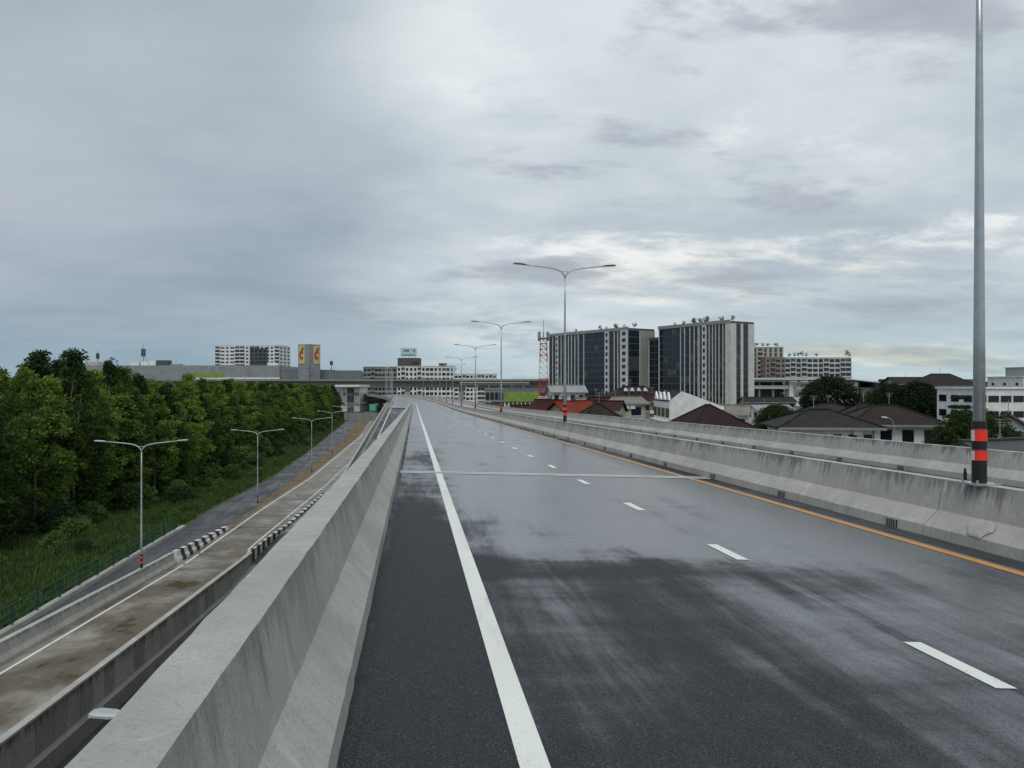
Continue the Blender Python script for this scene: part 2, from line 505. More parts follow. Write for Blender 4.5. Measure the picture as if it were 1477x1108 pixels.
m, N, b = newmat('wet_concrete_road')
pos = N.n('ShaderNodeNewGeometry').outputs['Position']
al = N.mapping(pos, (1, 1, 1), (0, 0, -.12))
n1 = N.noise(N.mapping(al, (.30, .26, 1)), 1.0, 8, .62, .25)
n2 = N.noise(N.mapping(al, (3.2, .10, 1)), 1.0, 6, .68, .15)
n4 = N.noise(N.mapping(al, (.9, .5, 1)), 1.0, 7, .66, .2)
n3 = N.noise(pos, 9.0, 4, .65)
c = N.mix(N.ramp(n2, .3, .7), lin('#858071'), lin('#a8a59c'))
near = N.n('ShaderNodeSeparateXYZ', ins={0: pos}).outputs[1]
mud = N.math('MULTIPLY', N.ramp(N.math('ADD', n1, N.math('MULTIPLY', n2, .35)), .48, .72), N.ramp(near, 40, 130, 1.0, .5))
c = N.mix(N.math('MULTIPLY', mud, .95), c, lin('#5a4d38'))
c = N.mix(N.ramp(n4, .48, .70, 0, .45), c, lin('#4d4637'))
c = N.mix(N.ramp(n3, .45, .75, 0, .3), c, lin('#5c584e'))
pud = N.ramp(N.math('ADD', n1, N.math('MULTIPLY', n4, .5)), .76, .90)
N.set(b, 'Base Color', c)
N.set(b, 'Roughness', N.ramp(pud, 0, 1, .50, .12))
N.set(b, 'Specular IOR Level', .5)
N.set(b, 'Normal', N.n('ShaderNodeBump', ins={'Strength': N.ramp(pud, 0, 1, .3, .02), 'Distance': .01, 'Height': n3}).outputs[0])
M_wetc = m

# ------------------------------------------------------------------ the elevated road
R_CURVE, Y_CURVE = 950.0, 175.0
def cx(y):
    return -.128*y - (max(0, y-Y_CURVE)**2)/(2*R_CURVE)
def cdx(y):
    return -.128 - max(0, y-Y_CURVE)/R_CURVE
def zd(y):
    z = CZ-1.83
    if y <= 100: return z - .02*y
    z -= 2.0
    if y <= 240:
        s = y-100
        return z - (.02*s - .02*s*s/280)
    z -= 1.4
    if y <= 330: return z
    s = y-330
    return z - min(.0003*s*s, .036*s-1.08 if s > 60 else 9)
def P(t, y, h=0.0):
    c = cdx(y)
    k = math.sqrt((1+c*c)/(1+.128**2))
    return Vector((cx(y)+t*k, y, zd(y)-.02*t+h))
def ys(a, b, step):
    n = max(1, int(round((b-a)/step)))
    return [a+(b-a)*i/n for i in range(n+1)]

Y0, Y1, YG = -14.0, 455.0, 145.0
def strip(name, t0, t1, ya, yb, mat, h, step=3.0, kind=None, parent=None, nt=1, zf=None, **kw):
    mb = MB()
    yy = ys(ya, yb, step)
    f0 = t0 if callable(t0) else (lambda y: t0)
    f1 = t1 if callable(t1) else (lambda y: t1)
    for i in range(len(yy)-1):
        for k in range(nt):
            a, b_ = yy[i], yy[i+1]
            q = []
            for y, kk in ((a, k), (a, k+1), (b_, k+1), (b_, k)):
                t = f0(y)+(f1(y)-f0(y))*kk/nt
                p = P(t, y, h)
                if zf: p.z = zf(y)+h
                q.append(p)
            mb.face(q)
    return mb.build(name, mat, parent=parent, kind=kind, **kw)

# ramp that climbs away from the camera and merges at the gore
def zr(y):
    z145 = zd(YG)+.06
    s = YG-y
    return max(.05, z145 - .036*s + min(s, 20)*0) if s > 0 else zd(y)+.06
def left_edge(y):
    return -.90 if y < YG else -5.3
deck = strip('elevated_road', left_edge, 14.9, Y0, YG, M_road, 0, 4, kind='structure', nt=6)
deck2 = strip('elevated_road_beyond_gore', -5.3, 14.9, YG, Y1, M_road, 0, 5, kind='structure', nt=6)
# box girder and piers under the deck
mb = MB()
yy = ys(Y0, Y1, 8)
mb.loft([[P(-.93, y, -.12), P(14.93, y, -.12), P(14.6, y, -.5), P(10.5, y, -.8), P(9.5, y, -2.2), P(4, y, -2.2), P(3, y, -.8), P(-.6, y, -.5)] for y in yy], yy)
girder = mb.build('deck_girder', M_concd, parent=deck)
for y in range(0, 440, 30):
    mb = MB()
    p = P(6.7, y)
    top = p.z-2.25
    ang = math.atan(-cdx(y))
    mb.box((p.x, p.y, top/2), (2.2, 1.6, top), ang)
    mb.box((p.x, p.y, top-.55), (5.6, 1.9, 1.1), ang)
    mb.build('pier', M_concd, parent=deck)

# --- ramp
def zramp(y): return zr(y)
mb = MB()
yy = ys(-55, YG, 4)
for i in range(len(yy)-1):
    a, b_ = yy[i], yy[i+1]
    q = []
    for y, t in ((a, -5.1), (a, -1.02), (b_, -1.02), (b_, -5.1)):
        p = P(t, y); p.z = zramp(y); q.append(p)
    mb.face(q)
ramp = mb.build('merging_ramp', M_front, kind='structure')
mb = MB()
for i in range(len(yy)-1):
    a, b_ = yy[i], yy[i+1]
    p0, p1 = P(-5.3, a), P(-5.3, b_); q0, q1 = P(-1.02, a), P(-1.02, b_)
    mb.face([(p0.x, p0.y, -.1), (p0.x, p0.y, zramp(a)-.02), (p1.x, p1.y, zramp(b_)-.02), (p1.x, p1.y, -.1)])
    mb.face([(q1.x, q1.y, -.1), (q1.x, q1.y, zramp(b_)-.02), (q0.x, q0.y, zramp(a)-.02), (q0.x, q0.y, -.1)])
mb.build('ramp_retaining_wall', M_concw, parent=ramp)

# --- barriers: profile given as (outwards from toe, height)
PROF = [(0, 0), (.015, .15), (.228, .375), (.315, .82)]
def barrier_rings(ylist, t0, sgn, width, zf=None, h=.82, both=False):
    """toe at t0 on the traffic side; sgn = direction away from traffic"""
    s = h/.82
    pr = [(t0+sgn*a, z*s) for a, z in PROF]
    if both:
        w2 = t0+sgn*width
        pr += [(w2-sgn*a, z*s) for a, z in reversed(PROF)]
    else:
        pr += [(t0+sgn*width, .82*s), (t0+sgn*width, -.35)]
        pr[0] = (pr[0][0], -.02)
    rings = []
    for y in ylist:
        ring = []
        for t, z in pr:
            p = P(t, y)
            if zf: p.z = zf(y)
            p.z += z
            ring.append(p)
        if sgn > 0: ring = ring[::-1]
        rings.append(ring)
    vs = [max(0, z)/(.82*s) for _, z in pr]
    if sgn > 0: vs = vs[::-1]
    return rings, vs

def barrier(name, label, t0, sgn, width, joints, mat, zf=None, both=False, step=2.5, cat='barrier', seg='barrier_segment', **kw):
    ym = joints[0]
    root = empty(name, P(t0, joints[0]), label, cat)
    rnd = random.Random(len(label))
    for a, b_ in zip(joints[:-1], joints[1:]):
        yl = ys(a+.012, b_-.012, step if a > 22 else .22)
        jog = rnd.uniform(-.004, .004)
        rings, vs = barrier_rings(yl, t0+jog, sgn, width, zf, both=both)
        if a <= 22:
            for rg in rings:
                for q in rg: q += Vector((rnd.gauss(0, .0022), 0, rnd.gauss(0, .0018)))
        MB().loft(rings, yl, vs=vs).build(seg, mat, parent=root)
    return root

def jl(a, b, near, phase, far):
    out = [a]; y = phase
    while y < b-2:
        if y > a+1: out.append(y)
        y += near if y < 80 else far
    return out+[b]

B_left = barrier('concrete_barrier', 'pale concrete parapet in the left foreground running up to the gore', -.379, -1, .56, jl(-13, YG-.6, 10.4, 12, 14), M_conc)
B_med = barrier('median_barrier', 'concrete median barrier with lamp posts on its top, right of the yellow line', 7.39, 1, .86, jl(-8, 440, 10, 11.1, 16), M_concm, both=True)
B_far = barrier('outer_barrier', 'farther concrete parapet behind the median, in front of the houses', 14.6, 1, .30+.27, jl(-5, 440, 8, 9.5, 16), M_concm)
def zrb(y): return zramp(y)
B_ramp = barrier('ramp_barrier', 'concrete parapet along the left side of the rising ramp by the green road sign', -5.0, -1, .5, jl(-40, 430, 12, 10, 16), M_conc, zf=lambda y: zramp(y) if y < YG else zd(y)+.1)
# rounded nose at the gore
mb = MB()
p = P(-.66, YG-.6)
mb.tube([p, p+Vector((0, 0, .42)), p+Vector((0, 0, .82))], [.30, .24, .16], 14)
mb.build('rounded_nose', M_conc, parent=B_left, smooth=True)
# drain grates at the toes
def grates(root, t, sgn, ylist):
    for y in ylist:
        for nm in ('drain_grate',):
            mb = MB()
            a, b_ = P(t+sgn*.004, y-.115, .07), P(t+sgn*.004, y+.115, .07)
            mb.bar(a, b_, .05, .11, 0)
            for k in range(5):
                yb = y-.11+.055*k
                q = P(t-sgn*.022, yb, .07)
                mb.box(q, (.012, .016, .13), math.atan(.128), 1)
            mb.build(nm, [M_black, M_condog], parent=root)
grates(B_med, 7.39, 1, [4.7+3.55*k for k in range(14)])
grates(B_far, 14.6, 1, [13.0+3.3*k for k in range(12)])
# mortar repair below the first lamp post
mb = MB()
rnd = random.Random(5)
c0 = []
for k in range(14):
    a = 2*math.pi*k/14
    yy_ = 10.1+.24*math.cos(a)*rnd.uniform(.75, 1.15); hh = .26+.12*math.sin(a)*rnd.uniform(.8, 1.15)
    tt = 7.39+.015+max(0, (hh-.15))/.225*.213
    c0.append(P(tt-.02, yy_, hh))
mid_ = sum(c0, Vector())/14+Vector((-.012, -.006, .018))
inner = [mid_+(q-mid_)*.8+Vector((-.008, 0, .005)) for q in c0]
for k in range(14):
    j = (k+1) % 14
    mb.face([c0[k], c0[j], inner[j], inner[k]][::-1]); mb.face([inner[k], inner[j], mid_][::-1])
mb.build('mortar_patch', M_concm, parent=B_med)
# light coping wash on the median top: conduit stubs beside the first post
for yy_ in (9.75, 11.05):
    mb = MB(); p = P(7.98, yy_, .82)
    mb.tube([p, p+Vector((0, 0, .12)), p+Vector((0, 0, .121)), p+Vector((0, 0, .17))], [.024, .024, .016, .016], 10)
    mb.build('conduit_stub', M_black, parent=B_med)

# --- painted lines (sheets 4 mm above the asphalt)
strip('edge_line', .604-.078, .604+.078, Y0, 300, M_white, .005, 3, parent=deck)
strip('yellow_line', 6.83-.075, 6.83+.075, Y0, 420, M_yellow, .005, 3, parent=deck)
strip('gutter_strip', 7.02, 7.40, Y0, 430, M_dark, .004, 4, parent=deck)
strip('left_gutter_strip', -.40, -.30, Y0, YG-2, M_dark, .004, 4, parent=deck)
strip('far_yellow_line', 8.75, 8.9, 4, 420, M_yellow, .005, 4, parent=deck)
strip('far_edge_line', 13.7, 13.85, 4, 420, M_white, .005, 4, parent=deck)
strip('gutter_strip', 14.2, 14.61, Y0, 430, M_dark, .004, 4, parent=deck)
for k in range(-1, 70):
    y = 5.02+4.03*k
    if y < -8: continue
    strip('lane_dash', 3.9-.07, 3.9+.07, y, y+.96, M_white, .005, .5, parent=deck)
for k in range(0, 60):
    y = 6.0+4.03*k
    strip('lane_dash', 11.3-.07, 11.3+.07, y, y+.96, M_white, .005, .5, parent=deck)
# gore hatching
k = 0
y = 52.0
while y < 140:
    mb = MB()
    q = [P(-.33, y, .005), P(-.33, y+.35, .005), P(.5, y+1.55, .005), P(.5, y+1.2, .005)]
    mb.face(q[::-1]); mb.build('gore_hatch', M_white, parent=deck)
    y += 2.0
# ramp lines
mb = MB()
yy = ys(40, YG+30, 4)
for i in range(len(yy)-1):
    q = []
    for y, t in ((yy[i], -4.45), (yy[i], -4.31), (yy[i+1], -4.31), (yy[i+1], -4.45)):
        p = P(t, y); p.z = zramp(y)+.006 if y <= YG else P(t, y).z+.006; q.append(p)
    mb.face(q)
mb.build('edge_line', M_white, parent=ramp)
# expansion joints: two pale nosings and a rubber strip
for y in (18.9, 33.2, 38.5, 62, 92, 122, 152, 182, 212, 242):
    w = .20
    t0, t1 = -.36, 14.55
    strip('expansion_joint', t0, t1, y, y+w, M_nose, .008, .5, parent=deck)
    if y not in (33.2, 38.5):
        strip('expansion_joint', t0, t1, y+w+.10, y+2*w+.10, M_nose, .008, .5, parent=deck)
        strip('joint_rubber', t0, t1, y+w+.001, y+w+.099, M_sleeve, .006, .5, parent=deck)
for y in (98, 122):
    mb = MB(); q = []
    for yy_, t in ((y, -5.0), (y, -1.05), (y+.3, -1.05), (y+.3, -5.0)):
        p = P(t, yy_); p.z = zramp(yy_)+.008; q.append(p)
    mb.face(q); mb.build('joint_rubber', M_sleeve, parent=ramp)

# ------------------------------------------------------------------ ground level, left side
def interp(pts):
    xs = [p[0] for p in pts]; vs = [p[1] for p in pts]
    return lambda y: float(np.interp(y, xs, vs))
mb = MB()
mb.face([(-4000, -600, 0), (4000, -600, 0), (4000, 7000, 0), (-4000, 7000, 0)])
mb.build('ground', M_ground, kind='structure')

conL = interp([(-30, -12.3), (28, -19.65), (57, -23.5), (75, -25.2), (101, -27.1), (181, -36.3), (260, -48.5), (330, -61), (420, -80)])
lineL = lambda y: conL(y)+.45
conR = interp([(-30, -7.9), (28, -15.35), (58, -19.3), (62, -19.2), (75, -16.5), (90, -17.5), (100, -18.9), (145, -24.8), (181, -30.0), (260, -43), (330, -56), (420, -75)])
froL = interp([(-30, -16.6), (30, -24.2), (48, -26.2), (66, -28.3), (77, -29.9), (100, -31.6), (137, -36.7), (243, -53.2), (320, -66.5), (420, -88)])
froR = interp([(-30, -13.5), (30, -20.6), (57, -24.15), (63.6, -24.9), (77, -25.9), (86, -27.2), (117, -30.8), (176, -38.3), (243, -49.8), (320, -62), (420, -82)])
def zc(y):                                # access ramp that rises towards the camera
    s = 58-y
    if s <= 0: return .06
    return .06 + (.06*s if s > 8 else .06*s*s/16+0*s) - (.24 if s > 8 else 0)
def gstrip(name, fa, fb, ya, yb, mat, zf, step=3.0, nt=1, kind='structure', parent=None):
    mb = MB(); yy = ys(ya, yb, step)
    for i in range(len(yy)-1):
        for k in range(nt):
            q = []
            for y, kk in ((yy[i], k), (yy[i], k+1), (yy[i+1], k+1), (yy[i+1], k)):
                a, b_ = fa(y), fb(y)
                q.append((a+(b_-a)*kk/nt, y, zf(y)))
            mb.face(q)
    return mb.build(name, mat, kind=None if parent else kind, parent=parent)
access = gstrip('access_road', conL, conR, -30, 420, M_wetc, zc, 3, 4)
gstrip('frontage_road', froL, froR, -30, 420, M_front, lambda y: .05, 4, 3)
gstrip('dirt_verge', lambda y: froR(y)-.15, lambda y: conL(y)+.1, 66, 420, M_dirt, lambda y: .035, 4, 3)
gstrip('service_lane', lambda y: -.128*y-11.2, lambda y: -.128*y-5.2, -30, 64, M_dark, lambda y: max(.03, zc(y)-1.0), 2, 3)
gstrip('edge_line', lambda y: lineL(y)-.07, lambda y: lineL(y)+.07, -30, 190, M_white, lambda y: zc(y)+.006, 2, parent=access)
lr = interp([(-30, -8.6), (28, -16.0), (59, -20.0), (94, -22.9), (120, -25.7)])
gstrip('edge_line', lambda y: lr(y)-.06, lambda y: lr(y)+.06, 57, 118, M_white, lambda y: zc(y)+.006, 2, parent=access)
for y in (66, 72, 82, 96, 112, 130, 150):
    gstrip('slab_joint', conL, conR, y, y+.12, M_sleeve, lambda yy_: zc(yy_)+.005, .2, parent=access)

# left barrier of the access ramp
def wl_barrier():
    root = empty('access_ramp_barrier', (conL(30), 30, zc(30)), 'low concrete barrier carrying a lamp post beside the muddy access road', 'barrier')
    for a in range(-20, 52, 6):
        b_ = min(a+6, 52.5)
        yl = ys(a+.015, b_-.015, 2)
        rings = []
        for y in yl:
            x = conL(y); z = zc(y)
            rings.append([(x, y, z-.02), (x-.02, y, z+.15), (x-.15, y, z+.36), (x-.22, y, z+.82), (x-.5, y, z+.82), (x-.58, y, -.02)])
        MB().loft(rings, yl, vs=[0, .18, .44, 1, 1, 0]).build('barrier_segment', M_concm, parent=root)
    return root
wl_barrier()
def striped(name, label, ya, yb, xf, side, h0, h1, n, w=.5):
    root = empty(name, (xf(ya), ya, zc(ya)), label, 'kerb')
    for k in range(n):
        a, b_ = ya+(yb-ya)*k/n, ya+(yb-ya)*(k+1)/n
        rings = []
        for y in (a+.004, b_-.004):
            f = (y-ya)/(yb-ya); h = h0+(h1-h0)*min(1, f*(2.2 if n > 20 else 1)); z = zc(y); x = xf(y); ww = w
            rings.append([(x, y, z-.02), (x+side*.03, y, z+h*.3), (x+side*.14*min(1, h/.5), y, z+h*.55), (x+side*.2*min(1, h/.5), y, z+h), (x+side*ww, y, z+h), (x+side*ww, y, -.02)][::(1 if side < 0 else -1)])
        MB().loft(rings, [a, b_]).build('painted_stripe', M_stripew if k % 2 == 0 else M_stripeb, parent=root)
    return root
striped('striped_barrier_end', 'black and white striped tapering barrier end beside the lamp post', 52.52, 65.5, conL, -1, .82, .22, 15)
striped('striped_kerb', 'black and white striped kerb continuing from the tall concrete wall', 52.3, 86, lambda y: lr(y)+.75, 1, .80, .15, 36, .35)

# formwork wall on the right of the access ramp
def formwork():
    root = empty('retaining_wall', (conR(20), 20, 0), 'stained concrete retaining wall of narrow upright boards below the parapet', 'wall')
    rnd = random.Random(3)
    xw = lambda y: -.128*y-11.35
    y = -12.0
    yl = ys(-12, 52.2, 3)
    rings = [[(xw(yy_), yy_, zc(yy_)+.72), (xw(yy_), yy_, zc(yy_)+.80), (xw(yy_)+.26, yy_, zc(yy_)+.80), (xw(yy_)+.26, yy_, zc(yy_)+.72)] for yy_ in yl]
    MB().loft([r[::-1] for r in rings], yl).build('coping', M_concl, parent=root)
    rings = [[(xw(yy_), yy_, -.1), (xw(yy_), yy_, zc(yy_)+.72), (xw(yy_)+.19, yy_, zc(yy_)+.72), (xw(yy_)+.19, yy_, -.1)] for yy_ in yl]
    MB().loft([r[::-1] for r in rings], yl, vs=[1, 1, 1, 0]).build('wall_core', M_concd, parent=root)
    rings = [[(xw(yy_)+.17, yy_, -.05), (xw(yy_)+.17, yy_, max(.12, zc(yy_)-.42)), (xw(yy_)+.48, yy_, max(.12, zc(yy_)-.44)), (xw(yy_)+.52, yy_, -.05)] for yy_ in yl]
    MB().loft([r[::-1] for r in rings], yl).build('footing', M_concd, parent=root)
    while y < 52:
        w = rnd.choice((.9, 1.0, 1.0, 1.1))
        e = min(y+w, 52.2)
        rr = []
        pr = rnd.uniform(.215, .235)
        for yy_ in (y+.012, e-.012):
            x = xw(yy_); zb = max(.13, zc(yy_)-.41)
            rr.append([(x+.15, yy_, zb), (x+.15, yy_, zc(yy_)+.715), (x+pr, yy_, zc(yy_)+.715), (x+pr, yy_, zb)][::-1])
        u0 = rnd.uniform(0, 40)
        MB().loft(rr, [u0, u0+w], vs=[0, 1, 1, 0]).build('wall_panel', M_concw, parent=root)
        y = e
    return root
formwork()

# green railing on its kerb
def railing():
    root = empty('green_railing', (froL(40), 40, 0), 'dark green metal railing on a concrete kerb beside the grass', 'railing')
    xr = lambda y: froL(y)-.1
    yl = ys(18, 66, 3)
    MB().loft([[(xr(y)-.22, y, -.05), (xr(y)+.22, y, -.05), (xr(y)+.2, y, .3), (xr(y)-.2, y, .3)][::-1] for y in yl], yl).build('kerb', M_concl, parent=root)
    y = 18.5
    py = []
    while y < 66: py.append(y); y += 2.5
    for y in py:
        MB().box((xr(y), y, .3+.56), (.09, .12, 1.0), .12).build('post', M_green, parent=root)
    for h in (.62, .95, 1.36):
        for a, b_ in zip(py[:-1], py[1:]):
            MB().bar((xr(a), a+.06, h), (xr(b_), b_-.06, h), .05, .07).build('rail', M_green, parent=root)
railing()

# ------------------------------------------------------------------ lamp posts
def lamp_post(name, loc, H, bands=True, metal=M_pole, arms=2, r0=.086, r1=.034, rz=.127):
    root = empty(name, (0, 0, 0))
    mb = MB()
    zs = [0, H*.25, H*.5, H*.75, H-.62]
    mb.tube([(0, 0, z) for z in zs], [r0+(r1-r0)*z/(H-.6) for z in zs], 14)
    mb.build('pole', metal, parent=root, smooth=True)
    mb = MB(); mb.box((0, 0, .012), (.36, .36, .024))
    for sx in (-1, 1):
        for sy in (-1, 1): mb.tube([(sx*.14, sy*.14, .02), (sx*.14, sy*.14, .07)], .016, 6)
    mb.build('base_plate', metal, parent=root)
    for s in ((-1, 1) if arms == 2 else (-1,)):
        pts = [(0, 0, H-.70), (s*.05, 0, H-.55), (s*.18, 0, H-.39), (s*.42, 0, H-.27), (s*.85, 0, H-.19), (s*1.5, 0, H-.12), (s*2.1, 0, H-.055)]
        mb = MB(); mb.tube(pts, [.036, .036, .035, .034, .032, .03, .028], 8)
        arm = mb.build('arm', metal, parent=root, smooth=True)
        mb = MB()
        a = Vector((s*2.02, 0, H-.06)); dr = Vector((s, 0, .085)).normalized()
        secs = [(0, .035, .03), (.12, .07, .045), (.3, .11, .05), (.55, .115, .045), (.66, .08, .02)]
        rings = []
        for d, w, hh in secs:
            p = a+dr*d
            rings.append([p+Vector((0, -w, -.02)), p+Vector((0, -w, hh*.4)), p+Vector((0, -w*.6, hh)), p+Vector((0, w*.6, hh)), p+Vector((0, w, hh*.4)), p+Vector((0, w, -.02))][::s])
        mb.loft(rings, [q[0] for q in secs])
        head = mb.build('lamp_head', M_head if metal is M_pole else metal, parent=arm)
        mb = MB()
        p = a+dr*.45
        mb.bar(p-dr*.17+Vector((0, 0, -.028)), p+dr*.2+Vector((0, 0, -.028)), .18, .014)
        mb.build('lens', M_lens, parent=arm)
    if arms == 2:
        mb = MB(); mb.bar((-.16, 0, H-.38), (.16, 0, H-.38), .03, .03); mb.build('brace', metal, parent=root)
    if bands:
        seq = [(0, .335, 0), (.335, .455, 1), (.455, .60, 0), (.60, .74, 1), (.74, .86, 0)]
        for a, b_, kind in seq:
            mb = MB()
            rr = r0+.008+(.004 if kind else 0)
            if kind == 0:
                mb.tube([(0, 0, a+.024), (0, 0, b_)], [rr, rr-.002], 20)
                mb.build('black_band', M_black, parent=root, smooth=False)
            else:
                # the sheet wraps all round; the side facing the oncoming lane edge is white
                mb.tube([(0, 0, a-.003), (0, 0, b_+.003)], [rr, rr], 20, mif=lambda k: 1 if 8 <= k <= 10 else 0)
                mb.build('reflective_band', [M_red, M_refw], parent=root)
    root.location = loc
    root.rotation_euler = (0, 0, rz)
    WL[root.name] = Vector(loc)
    return root
ORD = ['nearest', 'second', 'third', 'fourth', 'fifth', 'sixth', 'seventh', 'eighth', 'ninth', 'tenth']
lp0 = None
for k in range(10):
    y = 10.45+28.75*k
    p = P(7.74, y, .82)
    rz = math.atan(-cdx(y))
    if k == 0:
        lp0 = lamp_post('lamp_post', p, 8.1, rz=rz); o = lp0
    else:
        o = dup(lp0, p, rz)
    o['label'] = ('tall steel lamp post with red and black bands, nearest the camera on the median' if k == 0 else
                  'twin-arm lamp post on the median barrier, %s counted from the camera' % ORD[k])
    o['category'] = 'lamp post'; o['group'] = 'lamp posts on the median barrier'
gl = [(-22.35, 46.0, zc(46)+.82), (-26.35, 79, .05), (-28.0, 106.6, .05), (-31.6, 134, .05), (-35.4, 162, .05), (-39.5, 192, .05)]
gp0 = None
for k, (x, y, z) in enumerate(gl):
    if k == 0:
        gp0 = lamp_post('street_lamp', (x, y, z), 7.75, metal=M_polel, r0=.065, r1=.032); o = gp0
    else:
        o = dup(gp0, (x, y, z), .127)
    o['label'] = ('pale twin-arm street lamp on the access road barrier, nearest one beside the trees' if k == 0 else
                  'pale twin-arm street lamp by the frontage road, %s counted from the camera' % ORD[k])
    o['category'] = 'street lamp'; o['group'] = 'street lamps along the lower roads'
# slimmer lamps along the far ramp
fl0 = None
for k, y in enumerate((150, 178, 207, 238, 270)):
    p = P(-5.38, y, .92)
    if fl0 is None: fl0 = lamp_post('ramp_lamp', p, 8.0, bands=False, metal=M_polel, arms=1, r0=.08, r1=.04); o = fl0
    else: o = dup(fl0, p, math.atan(-cdx(y)))
    o['label'] = 'thin single-arm lamp on the ramp parapet, %s counted from the gore' % ORD[k].replace('nearest', 'first')
    o['category'] = 'street lamp'; o['group'] = 'lamps on the ramp parapet'
# lamp whose arm end pokes out beyond the foreground parapet
o = lamp_post('service_lamp', (-4.45, 12.6, .03), 7.05, bands=False, metal=M_polel, arms=1, rz=.0)
o.scale = (.93, 1.4, 1)
tag(o, 'pale lamp head sticking out just past the foreground parapet edge', 'street lamp')

# ------------------------------------------------------------------ vegetation
def leaf_mesh(name, centers, rads, per, size, mat, seed, aspect=.45, droop=.4, flat=.75):
    rng = np.random.default_rng(seed)
    cs = np.repeat(np.array(centers, float), per, axis=0)
    rs = np.repeat(np.array(rads, float), per)
    n = len(cs)
    d = rng.normal(size=(n, 3)); d /= np.linalg.norm(d, axis=1)[:, None]
    r = rs*rng.uniform(.25, 1, n)**.5
    d2 = d.copy(); d2[:, 2] *= flat
    pos = cs+d2*r[:, None]
    a = d+rng.normal(size=(n, 3))*.7; a[:, 2] -= droop
    a /= np.linalg.norm(a, axis=1)[:, None]
    b = np.cross(a, rng.normal(size=(n, 3))); b /= np.linalg.norm(b, axis=1)[:, None]
    s = size*rng.uniform(.6, 1.3, n)[:, None]
    v = np.stack([pos-a*s*.5, pos+b*s*aspect*.5, pos+a*s*.5, pos-b*s*aspect*.5], axis=1).reshape(-1, 3)
    me = bpy.data.meshes.new(name)
    me.vertices.add(n*4); me.vertices.foreach_set('co', v.ravel())
    me.loops.add(n*4); me.loops.foreach_set('vertex_index', np.arange(n*4))
    me.polygons.add(n); me.polygons.foreach_set('loop_start', np.arange(0, n*4, 4))
    me.materials.append(mat)
    me.update(calc_edges=True)
    return me

def tree_proto(seed, H, base, Wd, nc, per, size, mat, bark, shape='tall', crad=.75, trunk_r=.12):
    rng = random.Random(seed)
    cs, rs = [], []
    for _ in range(nc):
        f = rng.random()
        z = base+(H-base)*f
        if shape == 'tall':
            env = (math.sin(math.pi*min(1, .18+.82*f)))**.55*(1-.25*f) if f < .97 else .2
            env = max(.14, min(1.0, .55+f*1.6, (1.03-f)*2.1))
        elif shape == 'round':
            env = math.sqrt(max(.02, 1-(2*f-1)**2*.96))
        elif shape == 'layer':
            z = base+(H-base)*round(f*6)/6; env = max(.12, 1-.85*f)
        else:
            env = math.sqrt(max(.05, 1-f*f*.9))
        a = rng.uniform(0, 2*math.pi); rad = Wd/2*env*rng.uniform(.35, 1)**.6*rng.uniform(.85, 1.08)
        cs.append((rad*math.cos(a), rad*math.sin(a), z)); rs.append(crad*rng.uniform(.6, 1.25))
    crown = leaf_mesh('crown_mesh', cs, rs, per, size, mat, seed, flat=.35 if shape == 'layer' else .8)
    mb = MB()
    wob = [(rng.uniform(-.15, .15)*H/14, rng.uniform(-.15, .15)*H/14) for _ in range(6)]
    pts = [(wob[i][0]*i*.5, wob[i][1]*i*.5, H*.92*i/5) for i in range(6)]
    mb.tube(pts, [trunk_r*(1-.85*i/5) for i in range(6)], 7)
    for _ in range(7 if shape != 'bush' else 3):
        c = rng.choice(cs)
        f = max(.2, min(.75, (c[2]-1.0)/H))*.85
        i = min(4, int(f/.92*5)); p0 = pts[i]
        mb.tube([p0, ((p0[0]+c[0])/2, (p0[1]+c[1])/2, (p0[2]+c[2])/2+.2), c], [trunk_r*.4, trunk_r*.25, trunk_r*.08], 5, cap=False)
    tm = bpy.data.meshes.new('trunk_mesh')
    tm.from_pydata(mb.v, [], mb.f); tm.materials.append(bark)
    return crown, tm

def place_tree(name, proto, loc, scale, rz, label, cat, group=None, trunk=True):
    root = empty(name, loc, label, cat, group)
    root.rotation_euler = (0, 0, rz)
    root.scale = [q*.72 for q in scale] if name == 'roof_tree' else scale
    c = bpy.data.objects.new('crown', proto[0]); COL.objects.link(c); c.parent = root
    if trunk:
        t = bpy.data.objects.new('trunk', proto[1]); COL.objects.link(t); t.parent = root
    return root

forF = interp([(20, -36.0), (45, -37.5), (62, -39.5), (80, -38.5), (118, -43.0), (160, -49.5), (240, -60), (300, -68.5), (340, -76)])
tall = [tree_proto(11+i, 15.0, 1.6+.6*(i % 3), 4.8+.6*(i % 2), 150, 56, .34, M_leaf, M_trunkp, 'tall', .66, .11) for i in range(6)]
rnd = random.Random(21)
nt = 0
y = 46.0
while y < 305:
    stepy = 3.1 + y*.006
    for row in range(5):
        yy_ = y+rnd.uniform(-1.0, 1.0)+(stepy/2 if row % 2 else 0)
        x = forF(yy_)-row*4.0-rnd.uniform(0, 1.8)
        if x/yy_ < -.75: continue
        hs = float(np.interp(yy_, [45, 75, 100, 150, 300], [.98, .96, .86, .80, .78]))*rnd.uniform(.86, 1.08)
        if row == 0: hs *= rnd.uniform(.72, 1.0)
        ws = rnd.uniform(.9, 1.2)
        place_tree('forest_tree', tall[rnd.randrange(6)], (x, yy_, 0), (ws, ws, hs), rnd.uniform(0, 6.3),
                   'slender tall green tree in the dense wood beside the lower road', 'tree', 'trees of the dense wood on the left')
        nt += 1
    y += stepy
